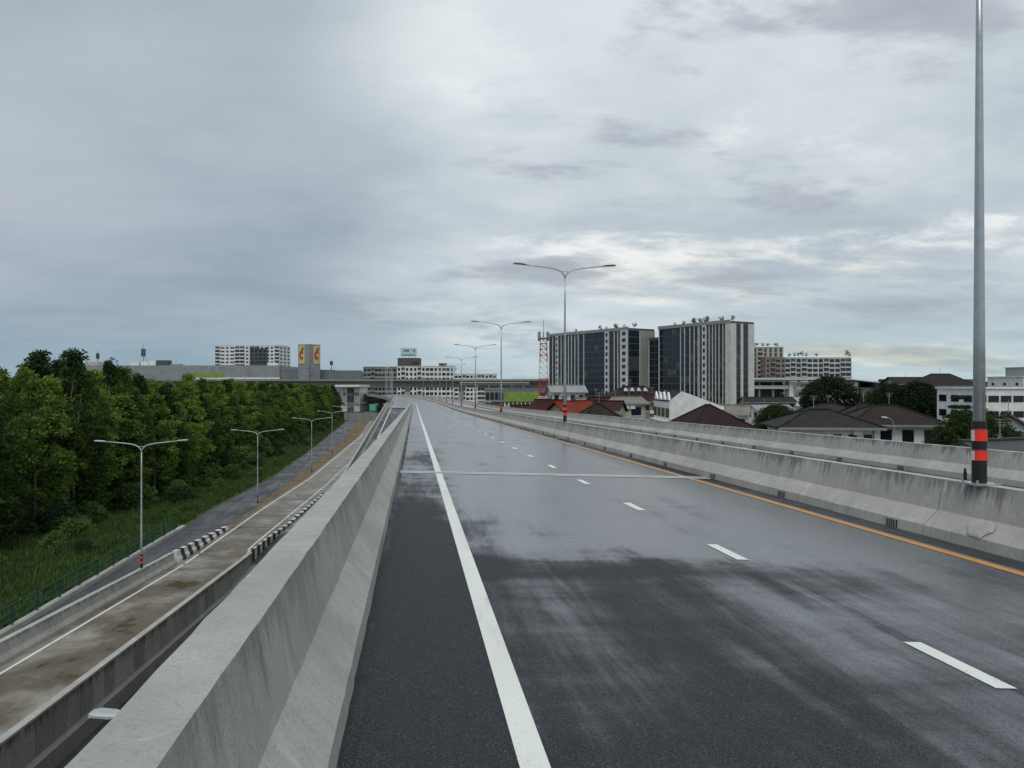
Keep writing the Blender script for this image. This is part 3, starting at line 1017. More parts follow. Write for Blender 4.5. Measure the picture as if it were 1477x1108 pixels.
# the wood goes on behind those rows
cs, rs = [], []
rr = random.Random(8)
for _ in range(620):
    yy_ = rr.uniform(60, 320)
    x = forF(yy_)-rr.uniform(21, 48)
    if x/yy_ < -.85: continue
    cs.append((x, yy_, rr.uniform(7.5, 12.0)*float(np.interp(yy_, [60, 90, 110, 300], [1.10, 1.02, .88, .80])))); rs.append(rr.uniform(1.3, 2.2))
o = bpy.data.objects.new('wood_behind', leaf_mesh('wood_mesh', cs, rs, 110, .6, M_leaf, 77)); COL.objects.link(o)
tag(o, 'mass of tree tops behind the front rows of the wood', 'wood', kind='stuff')
# shrubs at the wood's foot
bush = [tree_proto(31+i, 2.6, .2, 3.2, 42, 60, .26, M_leafs, M_trunk, 'bush', .55, .05) for i in range(4)]
y = 44.0
while y < 300:
    for j in range(3):
        yy_ = y+rnd.uniform(-1.8, 1.8)
        x = forF(yy_)+(rnd.uniform(-1.5, 2.6) if j == 0 else rnd.uniform(.5, 5.5) if j == 1 else rnd.uniform(2.5, 8.0))
        s = rnd.uniform(.5, 1.05)*(1.25, .8, .5)[j]
        if x < froL(yy_)-2.2:
            place_tree('shrub', bush[rnd.randrange(4)], (x, yy_, 0), (s*1.2, s*1.2, s), rnd.uniform(0, 6), 'low leafy shrub at the foot of the dense wood', 'shrub', 'shrubs at the foot of the wood')
    y += 3.4+y*.012
# tall grass
def grass():
    rng = np.random.default_rng(4)
    n = 70000
    yv = 24+ (rng.random(n)**1.7)*270
    fl = np.array([froL(v) for v in yv]); ff = np.array([forF(v) for v in yv])
    u = rng.random(n)
    xv = (fl-.55)+(ff-4-(fl-.55))*u
    keep = xv/yv > -.8
    xv, yv = xv[keep], yv[keep]; n = len(xv)
    clump = .55+.45*np.sin(xv*.9+np.sin(yv*.4)*2)*np.sin(yv*.55+xv*.3)
    K = 3
    xv = np.repeat(xv, K)+rng.normal(0, .12, n*K); yv = np.repeat(yv, K)+rng.normal(0, .12, n*K); cl = np.repeat(clump, K)
    n *= K
    near = np.clip((np.array([0.0]*n)+1), 0, 1)
    h = rng.uniform(.28, .75, n)*(.6+.6*cl)
    dist = np.minimum(1, np.abs(xv-np.interp(yv, [30, 66, 100, 243], [-25.2, -28.4, -31.6, -53.2]))/3)
    h *= .45+.55*dist
    w = rng.uniform(.03, .07, n)*(1+yv/120)
    a = rng.uniform(0, 6.28, n); lean = rng.normal(0, .25, (n, 2))
    dxv, dyv = np.cos(a)*w, np.sin(a)*w
    z0 = np.zeros(n)
    v = np.stack([np.stack([xv-dxv, yv-dyv, z0], 1), np.stack([xv+dxv, yv+dyv, z0], 1),
                  np.stack([xv+lean[:, 0]*h, yv+lean[:, 1]*h, h], 1)], axis=1).reshape(-1, 3)
    me = bpy.data.meshes.new('tall_grass')
    me.vertices.add(n*3); me.vertices.foreach_set('co', v.ravel())
    me.loops.add(n*3); me.loops.foreach_set('vertex_index', np.arange(n*3))
    me.polygons.add(n); me.polygons.foreach_set('loop_start', np.arange(0, n*3, 3))
    me.materials.append(M_grass); me.update(calc_edges=True)
    o = bpy.data.objects.new('tall_grass', me); COL.objects.link(o)
    tag(o, 'tall wild grass between the green railing and the wood', 'grass', kind='stuff')
grass()

# ------------------------------------------------------------------ buildings
RW = random.Random(99)
def some(m):
    return M_glassl if RW.random() < .10 else m
def facade(root, p0, p1, z0, z1, elems, floors, wall=M_condod, glass=M_glass, fin=M_condow, depth=.0, win='window', slab=True):
    """dress the wall from p0 to p1 (outer side on the right-hand side when walking p0->p1 reversed)"""
    p0, p1 = Vector((p0[0], p0[1], 0)), Vector((p1[0], p1[1], 0))
    L = (p1-p0).length; d = (p1-p0)/L
    nrm = Vector((d.y, -d.x, 0))           # outward normal
    rz = math.atan2(d.y, d.x)
    fh = (z1-z0)/floors
    for f0, f1, kind in elems:
        a, b_ = f0*L, f1*L; w = b_-a; m_ = p0+d*(a+b_)/2
        if kind == 'fin':
            piece('fin', fin, root, (m_.x+nrm.x*.16, m_.y+nrm.y*.16, (z0+z1)/2), (max(w*.7, .3), .3, z1-z0), rz)
        elif kind == 'wall':
            piece('wall_panel', fin, root, (m_.x+nrm.x*.15, m_.y+nrm.y*.15, (z0+z1)/2), (w, .3, z1-z0), rz)
        elif kind == 'gwall':
            piece('wall_panel', M_condog, root, (m_.x+nrm.x*.12, m_.y+nrm.y*.12, (z0+z1)/2), (w, .24, z1-z0), rz)
        elif kind == 'col':
            piece('wall_panel', fin, root, (m_.x+nrm.x*.2, m_.y+nrm.y*.2, (z0+z1)/2), (w, .4, z1-z0), rz)
            for k in range(floors):
                z = z0+fh*(k+.5)
                piece(win, glass, root, (m_.x+nrm.x*.42, m_.y+nrm.y*.42, z), (w*.45, .06, fh*.55), rz)
        elif kind == 'glass':
            for k in range(floors):
                z = z0+fh*(k+.5)
                piece(win, some(glass), root, (m_.x+nrm.x*.05, m_.y+nrm.y*.05, z-.02), (w*.86, .1, fh*.78), rz)
        elif kind == 'bglass':
            for k in range(floors):
                z = z0+fh*(k+.5)
                piece(win, some(M_glassb), root, (m_.x+nrm.x*.05, m_.y+nrm.y*.05, z-.02), (w*.93, .1, fh*.82), rz)

def prism_body(root, name, corners, z0, z1, mat):
    mb = MB()
    n = len(corners)
    vs = [(x, y, z0) for x, y in corners]+[(x, y, z1) for x, y in corners]
    fs = [tuple(reversed(range(n))), tuple(range(n, 2*n))]+[(i, (i+1) % n, n+(i+1) % n, n+i) for i in range(n)]
    mb.poly(vs, fs)
    return mb.build(name, mat, parent=root)

def gapfill(marks, bays_w, kinds=('glass',)):
    """fill the free spans between given (f0,f1,kind) elements with glass bays"""
    marks = sorted(marks); out = list(marks); pos = 0.0; i = 0
    for f0, f1, k in marks+[(1.0, 1.0, None)]:
        span = f0-pos
        if span > .012:
            n = max(1, round(span/bays_w))
            for j in range(n):
                out.append((pos+span*j/n+.002, pos+span*(j+1)/n-.002, kinds[(i+j) % len(kinds)]))
            i += n
        pos = max(pos, f1)
    return out

# condominium, two wings
def V2(a): return Vector((a[0], a[1], 0))
A0, A1 = (19.0, 391.0), (52.0, 341.0)
B0, B1 = (65.2, 339.0), (86.6, 303.0)
def quad_from(p, q, depth):
    p, q = V2(p), V2(q); d = (q-p).normalized(); n = Vector((d.y, -d.x, 0)); back = -n*depth
    return [(p.x, p.y), (q.x, q.y), (q.x+back.x, q.y+back.y), (p.x+back.x, p.y+back.y)]
TOPC = 38.2
def fins(*fs): return [(f-.005, f+.005, 'fin') for f in fs]
cA = empty('condominium_block', (35, 366, 0), 'left wing of the dark glass high-rise with white fins behind the red mast', 'building', 'two wings of the dark high-rise')
qa = quad_from(A0, A1, 16.0)
prism_body(cA, 'building_core', qa, 0, TOPC-.6, M_condod)
elA = gapfill(fins(.006, .055, .175, .225, .275, .315, .36, .405, .475, .845, .885)+[(.10, .135, 'col'), (.735, .785, 'col'), (.915, .998, 'col')], .045, ('glass', 'bglass'))
facade(cA, qa[0], qa[1], 1.0, TOPC-1.5, elA, 12)
facade(cA, qa[1], qa[2], 1.0, TOPC-1.5, [(.0, .42, 'bglass'), (.42, .43, 'fin'), (.44, 1.0, 'gwall')], 12)
piece('parapet', M_condog, cA, ((qa[0][0]+qa[1][0])/2-.1, (qa[0][1]+qa[1][1])/2-.1, TOPC-.8), (60.2, .5, 1.4), math.atan2(qa[1][1]-qa[0][1], qa[1][0]-qa[0][0]))
cB = empty('condominium_block', (76, 321, 0), 'right wing of the dark glass high-rise, nearer and taller, with roof trees', 'building', 'two wings of the dark high-rise')
qb = quad_from(B0, B1, 13.6)
prism_body(cB, 'building_core', qb, 0, TOPC-.6, M_condod)
elB = gapfill(fins(.01, .335, .395, .47, .53, .585, .60, .735, .78, .82, .865, .915)+[(.64, .70, 'col'), (.945, .998, 'wall')], .06, ('glass', 'bglass'))
facade(cB, qb[0], qb[1], 1.0, TOPC-1.5, elB, 12)
facade(cB, qb[1], qb[2], 1.0, TOPC-1.5, [(.0, .24, 'wall'), (.25, .43, 'glass'), (.43, .53, 'wall'), (.54, .74, 'glass'), (.75, .995, 'wall')], 12)
piece('parapet', M_condog, cB, ((qb[0][0]+qb[1][0])/2-.1, (qb[0][1]+qb[1][1])/2-.1, TOPC-.8), (42.1, .5, 1.4), math.atan2(qb[1][1]-qb[0][1], qb[1][0]-qb[0][0]))
# lower link between the wings
cL = empty('condominium_link', (62, 346, 0), 'lower dark glass link between the two high-rise wings', 'building')
ql = quad_from((58.5, 354), (66.5, 341), 12)
prism_body(cL, 'building_core', ql, 0, 33.5, M_condod)
facade(cL, ql[0], ql[1], 1.0, 32.5, gapfill(fins(.02, .5, .98), .24), 11)
# small trees on the roofs
roof_p = [tree_proto(51+i, 3.6, 1.5, 2.6, 16, 40, .30, M_leafd, M_trunk, 'round', .55, .07) for i in range(3)]
def on_roof(q, f, g, s, i, z=TOPC-.6):
    p, r, bk = Vector((*q[0], 0)), Vector((*q[1], 0)), Vector((*q[3], 0))
    x = p+(r-p)*f+(bk-p)*g
    place_tree('roof_tree', roof_p[i % 3], (x.x, x.y, z), (s, s, s), i*1.3, 'small tree growing on the roof of the dark high-rise', 'tree', 'trees on the high-rise roofs')
for i, f in enumerate((.30, .34, .55, .62, .655, .74, .80, .87, .95)):
    on_roof(qa, f, .2+.1*(i % 3), (.8, .55, .6, 1.0, .75, 1.35, .7, .8, 1.15)[i], i)
for i, f in enumerate((.16, .26, .38, .44, .5, .55, .60, .78, .90)):
    on_roof(qb, f, .25+.1*(i % 3), (.7, .95, 1.1, 1.15, 1.2, 1.3, 1.0, 1.1, 1.0)[i], i+1)

def block(name, label, px0, px1, ytop, d, depth, wall, rows, cols, rz=0.0, winmat=M_glass, wf=(.55, .55), side=True, zlow=0.0, group=None, zwin=None, cat='building', sidecols=3, vary=True):
    """free-standing block: front face spans px0..px1 at distance d"""
    a, b_ = at(px0, ytop, d), at(px1, ytop, d)
    zt = a.z; w = b_.x-a.x
    c = Vector(((a.x+b_.x)/2, d, 0))
    root = empty(name, (c.x, c.y, zlow), label, cat, group)
    ca, sa = math.cos(rz), math.sin(rz)
    def loc(x, y): return (c.x+x*ca-y*sa, c.y+x*sa+y*ca)
    piece('wall', wall, root, (*loc(0, depth/2), (zt+zlow)/2), (w, depth, zt-zlow), rz)
    piece('roof_edge', wall, root, (*loc(0, depth/2), zt+.12), (w+.5, depth+.5, .25), rz)
    zw = zlow if zwin is None else zwin
    fh = (zt-.4-zw)/rows; bw = w/cols
    rb = random.Random(len(label)*7+cols)
    kinds = [rb.choice(('n', 'n', 'w', 'b', 'w')) if vary else 'n' for _ in range(cols)]
    for r in range(rows):
        for k in range(cols):
            if kinds[k] == 'w':
                piece('window', winmat, root, (*loc(-w/2+bw*(k+.5), -.02), zw+fh*(r+.5)), (bw*.84, .14, fh*wf[1]*.9), rz); continue
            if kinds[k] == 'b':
                piece('balcony_shade_panel', M_condod, root, (*loc(-w/2+bw*(k+.5), -.02), zw+fh*(r+.5)), (bw*.9, .16, fh*.8), rz)
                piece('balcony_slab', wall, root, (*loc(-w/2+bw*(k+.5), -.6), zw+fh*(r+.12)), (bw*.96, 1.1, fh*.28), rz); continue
            piece('window', winmat, root, (*loc(-w/2+bw*(k+.5), -.02), zw+fh*(r+.5)), (bw*wf[0], .14, fh*wf[1]), rz)
    if side:
        sb = depth/sidecols
        for s in (-1, 1):
            for r in range(rows):
                for k in range(sidecols):
                    piece('window', winmat, root, (*loc(s*(w/2+.0), sb*(k+.5)), zw+fh*(r+.5)), (.14, sb*wf[0], fh*wf[1]), rz)
    return root

# towers far behind, right of the high-rise
block('beige_tower', 'beige tower with dark vertical strips just right of the high-rise', 1078, 1130, 501, 520, 24, M_wallc, 12, 7, winmat=M_condod, wf=(.5, .86))
block('pink_tower', 'short pinkish slab in front of the beige tower', 1104, 1133, 516, 500, 10, M_wallp, 9, 4, wf=(.45, .5))
g1 = block('glass_apartments', 'low grey glass apartment block with roof trees above the station', 1132, 1228, 516, 545, 20, M_condow, 9, 12, wf=(.74, .72), winmat=M_glassb)
for i, px in enumerate((1138, 1146, 1152, 1157, 1163, 1177, 1221, 1225)):
    p = at(px, 516, 548)
    place_tree('roof_tree', roof_p[i % 3], p, (1.4, 1.4, (1.0, 1.2, 1.4, 1.5, 1.1, 1.2, 1.8, 1.2)[i]*1.1), i, 'small tree on the roof of the grey glass apartments', 'tree', 'trees on the apartment roof')
for i, px in enumerate((1090, 1100, 1108, 1120)):
    p = at(px, 501, 524)
    place_tree('roof_tree', roof_p[i % 3], p, (1.8, 1.6, 1.1), i, 'small tree on the roof of the beige tower', 'tree', 'trees on the beige tower roof')

# elevated station
def station():
    d = 430
    s = d/F
    root = empty('elevated_station', at(1180, 700, d), 'white elevated train station with long curved roof and a billboard', 'station')
    root.location.z = 0; WL[root.name] = Vector(root.location)
    X = lambda px: (px-738.5)*s
    Z = lambda py: CZ-(py-554)*s
    def bx(name, mat, x0, x1, y0, y1, da, db):
        return piece(name, mat, root, ((X(x0)+X(x1))/2, (da+db)/2, (Z(y0)+Z(y1))/2), (X(x1)-X(x0), db-da, Z(y0)-Z(y1)))
    # roof: thin vault tapering to the right
    mb = MB(); rings = []
    for k, px in enumerate(ys(1060, 1275, 8)):
        f = max(0, (px-1225)/50)
        top = Z(545.5+f*5.5); w = 9*(1-.35*f)
        rings.append([(X(px), d-2-w*.2, top-1.0), (X(px), d+3, top-.1), (X(px), d+9, top+.2), (X(px), d+16, top-.1), (X(px), d+20, top-1.0), (X(px), d+9, top-.7)])
    mb.loft(rings, list(range(len(rings)))); mb.build('station_roof', M_wallg, parent=root)
    bx('platform_slab', M_wallw, 1060, 1138, 556, 561, d, d+18)
    bx('concourse_slab', M_condog, 1060, 1138, 577, 581, d, d+18)
    bx('parapet', M_wallw, 1060, 1138, 548.5, 551, d-.4, d+.2)
    bx('back_wall', M_condod, 1060, 1138, 551, 640, d+10, d+12)
    bx('street_wall', M_condog, 1060, 1240, 590, 640, d+3, d+9)
    for px in (1095, 1115, 1135): bx('column', M_condog, px, px+2.5, 549, 640, d+1, d+2.2)
    bx('front_wall', M_wallw, 1138, 1237, 551, 592, d-.5, d+6)
    for k, px in enumerate((1205, 1214, 1223, 1231)):
        bx('window', M_glass, px, px+4, 566, 578, d-.62, d-.4)
    # billboard
    m, N, b = newmat('billboard_print')
    tcg = N.n('ShaderNodeTexCoord').outputs['Generated']
    sx = N.n('ShaderNodeSeparateXYZ', ins={0: tcg}).outputs
    n1 = N.noise(N.mapping(tcg, (5, 1, 4)), 1.0, 4, .6, .8)
    c = N.mix(N.ramp(n1, .35, .65), lin('#3d4650'), lin('#c3c5c2'))
    c = N.mix(N.ramp(N.math('ADD', sx[0], N.math('MULTIPLY', n1, .2)), .55, .66), c, lin('#1c5d93'))
    N.set(b, 'Base Color', c); N.set(b, 'Roughness', .5)
    mb = MB(); mb.box(((X(1144)+X(1181))/2, d-.7, (Z(553.5)+Z(572))/2), (X(1181)-X(1144), .3, Z(553.5)-Z(572)))
    mb.build('billboard', m, parent=root)
    # platform end to the right
    bx('guideway', M_condog, 1237, 1300, 559, 565, d+2, d+13)
    for px in (1250, 1268):
        mb = MB(); x = X(px); mb.bar((x, d+9, Z(559)), (x, d+9, Z(552)), .9, .9); mb.bar((x, d+9, Z(553.5)), (x-2.2, d+9, Z(551)), .5, .5); mb.bar((x, d+9, Z(553.5)), (x+2.2, d+9, Z(551)), .5, .5)
        mb.build('roof_column', M_condod, parent=root)
    for px in (1245, 1290): bx('column', M_condog, px, px+5, 564, 640, d+5, d+8)
station()

# rail viaduct crossing the view
def viaduct():
    d = 430.0
    root = empty('rail_viaduct', (-150, d, 0), 'grey concrete rail viaduct crossing behind the wood and over the road', 'viaduct')
    zt, zb = CZ-(547-554)*d/F, CZ-(559.5-554)*d/F
    x0, x1 = -330.0, 92.0
    n = 14; L = (x1-x0)/n
    for k in range(n):
        xa = x0+L*k; xb = xa+L-.15
        mb = MB()
        sec = [(d-4.6, zt-1.1), (d-4.6, zt), (d-4.35, zt), (d-4.35, zt-.9), (d+4.35, zt-.9), (d+4.35, zt), (d+4.6, zt), (d+4.6, zt-1.1), (d+2.2, zt-1.8), (d+1.8, zb), (d-1.8, zb), (d-2.2, zt-1.8)]
        mb.loft([[(x, y, z) for y, z in sec] for x in (xa, xb)], [xa, xb])
        mb.build('girder_span', M_concd, parent=root)
    for k in range(0, n+1):
        x = x0+L*k
        if -118 < x < -75: x += 6
        mb = MB(); mb.box((x, d, zb/2-.4), (2.6, 2.4, zb-.8)); mb.poly([(x-1.3, d-1.2, zb-2.2), (x+1.3, d-1.2, zb-2.2), (x+1.3, d+1.2, zb-2.2), (x-1.3, d+1.2, zb-2.2), (x-1.5, d-2.6, zb-.02), (x+1.5, d-2.6, zb-.02), (x+1.5, d+2.6, zb-.02), (x-1.5, d+2.6, zb-.02)], [(3,2,1,0),(4,5,6,7),(0,1,5,4),(1,2,6,5),(2,3,7,6),(3,0,4,7)])
        mb.build('pier', M_concl, parent=root)
    for k in range(n*3):
        x = x0+L/3*k
        MB().bar((x, d-4.47, zt), (x, d-4.47, zt+1.1), .12, .12).build('rail_post', M_condod, parent=root)
viaduct()
# pale canopy on the viaduct at centre right
mb = MB()
a, b_ = at(664, 553, 424), at(763, 553, 424)
mb.box(((a.x+b_.x)/2, 423.2, CZ+.2), (b_.x-a.x, 1.6, 1.5)); mb.box(((a.x+b_.x)/2, 420.8, CZ+.8), (b_.x-a.x, 4.5, .3))
for k in range(6): mb.box((a.x+(b_.x-a.x)*(k+.5)/6, 421, CZ/2-.3), (.5, .5, CZ-.4))
mb.build('canopy_walkway', M_wallw, loc=(a.x, 423, 0), label='long pale covered walkway along the rail viaduct, centre of the view', cat='walkway')

# shopping mall, lime band
def mall():
    d = 560.0; s = d/F
    X = lambda px: (px-738.5)*s
    Z = lambda py: CZ-(py-554)*s
    root = empty('mall_building', (X(250), d, 0), 'long flat grey mall with a lime green band above the wood', 'building')
    for k in range(8):
        xa, xb = X(60+43*k), X(60+43*(k+1))-.12
        piece('wall_panel', M_wallg, root, ((xa+xb)/2, d, Z(527.2)/2), (xb-xa, 1.0, Z(527.2)))
    piece('roof_slab', M_wallg, root, ((X(60)+X(404))/2, d+30.6, Z(527.6)/2), (X(404)-X(60), 60, Z(527.6)))
    piece('lime_band', M_lime, root, ((X(266)+X(324))/2, d-.7, (Z(538.3)+Z(544.5))/2), (X(324)-X(266), .4, Z(538.3)-Z(544.5)))
    piece('pale_band', M_wallw, root, ((X(266)+X(404))/2, d-.62, (Z(544.6)+Z(547))/2), (X(404)-X(266), .3, Z(544.6)-Z(547)))
    r2 = empty('mall_annex', (X(460), d, 0), 'slate grey mall annex between the logo tower and the apartments', 'building')
    for k in range(3):
        xa, xb = X(404.5+38.7*k), X(404.5+38.7*(k+1))-.12
        zt = Z(532.5+k*.9)
        piece('wall_panel', M_wallg2, r2, ((xa+xb)/2, d+1.5, zt/2), (xb-xa, 3, zt))
    piece('roof_slab', M_wallg2, r2, ((X(404.5)+X(520))/2, d+23, Z(535.5)/2), (X(520)-X(404.5), 39, Z(535.5)))
    piece('roof_unit', M_wallw, r2, ((X(382)+X(396))/2, d+8, Z(527.5)+.6), (X(396)-X(382), 5, 3.4))
    # roof plant and tanks
    for i, (px, w, h, m_) in enumerate(((188, 9, 3, M_wallw), (203, 8, 3.4, M_wallw), (214, 7, 4.0, M_wallw), (229, 12, 4.2, M_condod), (127, 11, 3.0, M_wallc), (247, 10, 1.4, M_condog))):
        piece('roof_unit', m_, root, (X(px), d+9, Z(527.6)+h/2), (w*s*1.4, 6, h))
mall()
block('white_apartments', 'white apartment block with dark windows rising behind the mall', 309, 404, 498.5, 640, 26, M_wallw, 12, 13, rz=-.06, winmat=M_condod, wf=(.5, .5), zwin=8)
block('dark_apartments', 'darker recessed part of the white apartment block with grey panels', 360, 385, 503, 637.0, 2.5, M_condod, 10, 4, rz=-.06, wf=(.5, .5), side=False, zwin=10)
# logo tower
def logo_tower():
    d = 545.0; s = d/F
    c = at(446, 530, d+6); zt = CZ-(496.5-554)*s; zb = CZ-(533-554)*s
    root = empty('logo_tower', (c.x, c.y, 0), 'grey square sign tower with red logo on pale yellow panels', 'sign tower')
    rz = math.radians(-32); w1, w2 = 11.0, 11.0
    piece('tower_shaft', M_wallg, root, (c.x, c.y, zt/2), (w1, w2, zt), rz)
    Mpan = plain('logo_panel', '#cfc389', .5, var=.08)
    Mred = plain('logo_red', '#c23a26', .5, var=.05)
    Mleaf = plain('logo_leaf', '#7c4a1e', .5, var=.05)
    def face(ang):
        n = Vector((math.sin(ang+rz), -math.cos(ang+rz), 0)); r = Vector((math.cos(ang+rz), math.sin(ang+rz), 0))
        o_ = Vector((c.x, c.y, 0))+n*(w1/2+.15)
        up = Vector((0, 0, 1)); zc_ = (zt+zb)/2+1.6; hh = (zt-zb)*.72
        o_ = o_+r*(1.7 if ang else -1.5)
        mb = MB(); mb.bar(o_-r*2.9+up*zc_, o_+r*2.9+up*zc_, .3, hh)
        pan = mb.build('sign_panel', Mpan, parent=root)
        mb = MB()                         # red open ring
        q = o_+n*.22+up*(zc_-.3); R1, R2 = 2.5, 1.0
        for k in range(30):
            a0, a1 = math.radians(42+k*9.2), math.radians(42+(k+1)*9.2)
            vs = []
            for off in (0, .2):
                for a_, R_ in ((a0, R1), (a1, R1), (a1, R2), (a0, R2)):
                    vs.append(q+n*off+r*math.cos(a_)*R_*.92+up*(math.sin(a_)*R_*1.25))
            mb.poly(vs, [(0,1,2,3),(7,6,5,4),(0,4,5,1),(1,5,6,2),(2,6,7,3),(3,7,4,0)])
        mb.build('logo_ring', Mred, parent=pan)
        mb = MB(); q2 = q+up*4.2+r*.9
        vs = []
        for off in (0, .2):
            for a_, b2 in ((-1.3, -.9), (.2, -1.2), (1.3, 1.4), (-.4, 1.0)): vs.append(q2+n*off+r*a_+up*b2)
        mb.poly(vs, [(0,1,2,3),(7,6,5,4),(0,4,5,1),(1,5,6,2),(2,6,7,3),(3,7,4,0)])
        mb.build('logo_leaf', Mleaf, parent=pan)
    face(0); face(math.pi/2)
logo_tower()

# apartments beyond the viaduct
block('apartment_row', 'grey-brown flats with dark balconies left of the rooftop billboard', 524, 572, 529.5, 500, 16, M_condog, 7, 9, wf=(.7, .6), zwin=1.5)
block('apartment_row', 'pale grey flats directly under the rooftop billboard beyond the viaduct', 572.5, 655, 528.5, 498, 18, M_wallw, 7, 14, wf=(.55, .6), zwin=1.5)
block('apartment_row', 'lower pale flats at the right end of the apartment row', 655.5, 716, 539.5, 499, 16, M_wallw, 6, 11, wf=(.55, .55), zwin=1.5)
block('roof_house', 'small dark box on the roof of the pale flats', 633, 643.5, 524.5, 502, 5, M_condod, 1, 1, side=False, zlow=CZ+11.8, wf=(.3, .3))
def billboard_house():
    r = block('brown_block', 'brown louvred block carrying the rooftop billboard', 573.5, 604, 517, 530, 14, plain('brown_louvre', '#5d5646', .8), 6, 3, wf=(.86, .2), winmat=M_condod, zwin=16, side=False)
    p = at(589.5, 508, 532); s = 532/F
    b_ = empty('rooftop_billboard', (p.x, p.y, CZ+18), 'pale teal billboard with dark lettering on a frame above the brown block', 'billboard')
    Mb = plain('billboard_pale', '#b3cbcd', .5, var=.06); Mt = plain('billboard_ink', '#2c4d58', .5)
    w = 23*s; z0, z1 = p.z-6.0*s, p.z+6.0*s
    pan = MB().box((p.x, p.y, (z0+z1)/2), (w, .5, z1-z0)).build('board', Mb, parent=b_)
    for k in range(5):
        MB().bar((p.x-w/2+w*(k+.5)/5, p.y+.5, z0), (p.x-w/2+w*(k+.5)/5, p.y+.5, CZ+17.6), .25, .25).build('support', M_condod, parent=b_)
    # dark marks as the letters read at this distance
    mb = MB()
    def mk(u, v_, du, dv): mb.box((p.x-w/2+u*w, p.y-.32, z0+v_*(z1-z0)), (du*w, .12, dv*(z1-z0)))
    for u in (.22, .29, .36, .43, .50): mk(u, .66, .035, .26); mk(u+.02, .76, .05, .07)
    mk(.84, .78, .14, .06); mk(.84, .66, .12, .06); mk(.86, .54, .10, .06)
    mk(.5, .16, .86, .09)
    mb.build('lettering', Mt, parent=pan)
billboard_house()

# buildings at the foot of the viaduct, far left of the road
block('concourse_building', 'light grey boxy building at the end of the wood below the viaduct', 492, 519, 560, 345, 18, M_wallw, 2, 3, wf=(.4, .35), winmat=M_condog, zwin=1.0)
p = at(492, 560, 340)
mb = MB(); a, b_ = at(486, 556, 342), at(521, 556, 342); mb.box(((a.x+b_.x)/2, 350, a.z-.2), (b_.x-a.x, 24, .9))
mb.box(((a.x+b_.x)/2, 350, a.z/2-.5), (3, 10, a.z-.6))
mb.build('canopy_roof', M_wallw, loc=((a.x+b_.x)/2, 350, 0), label='flat white canopy over the light grey building at the wood end', cat='canopy')
mb = MB(); a, b_ = at(497, 597, 262), at(549, 608, 262)
mb.box(((a.x+b_.x)/2, 262, 1.15), (b_.x-a.x, 1.2, 2.3))
for k in range(5): mb.box((a.x+(b_.x-a.x)*(k+.5)/5, 261.2, 1.3), (.5, .5, 2.6))
mb.build('boundary_wall', M_condog, loc=((a.x+b_.x)/2, 262, 0), label='low grey wall across the end of the lower road under the green sign', cat='wall')
def green_sign():
    p = at(537.8, 588, 215)
    root = empty('road_sign', (p.x, p.y, 0), 'green road sign with white lettering on a post beside the ramp', 'road sign')
    MB().bar((p.x-.2, p.y+.15, 0), (p.x-.2, p.y+.15, p.z+1.0), .18, .18).build('post', M_pole, parent=root)
    pan = MB().box(p, (2.1, .08, 2.0)).build('sign_panel', M_signg, parent=root)
    mb = MB()
    for u, v_, w, h in ((-.45, .55, .7, .14), (.4, .55, .45, .14), (-.3, .1, .9, .14), (.45, .1, .3, .14), (-.4, -.4, .55, .14), (.3, -.45, .16, .5), (.3, -.2, .4, .12)):
        mb.box((p.x+u, p.y-.05, p.z+v_), (w, .02, h))
    mb.build('lettering', M_refw, parent=pan)
green_sign()

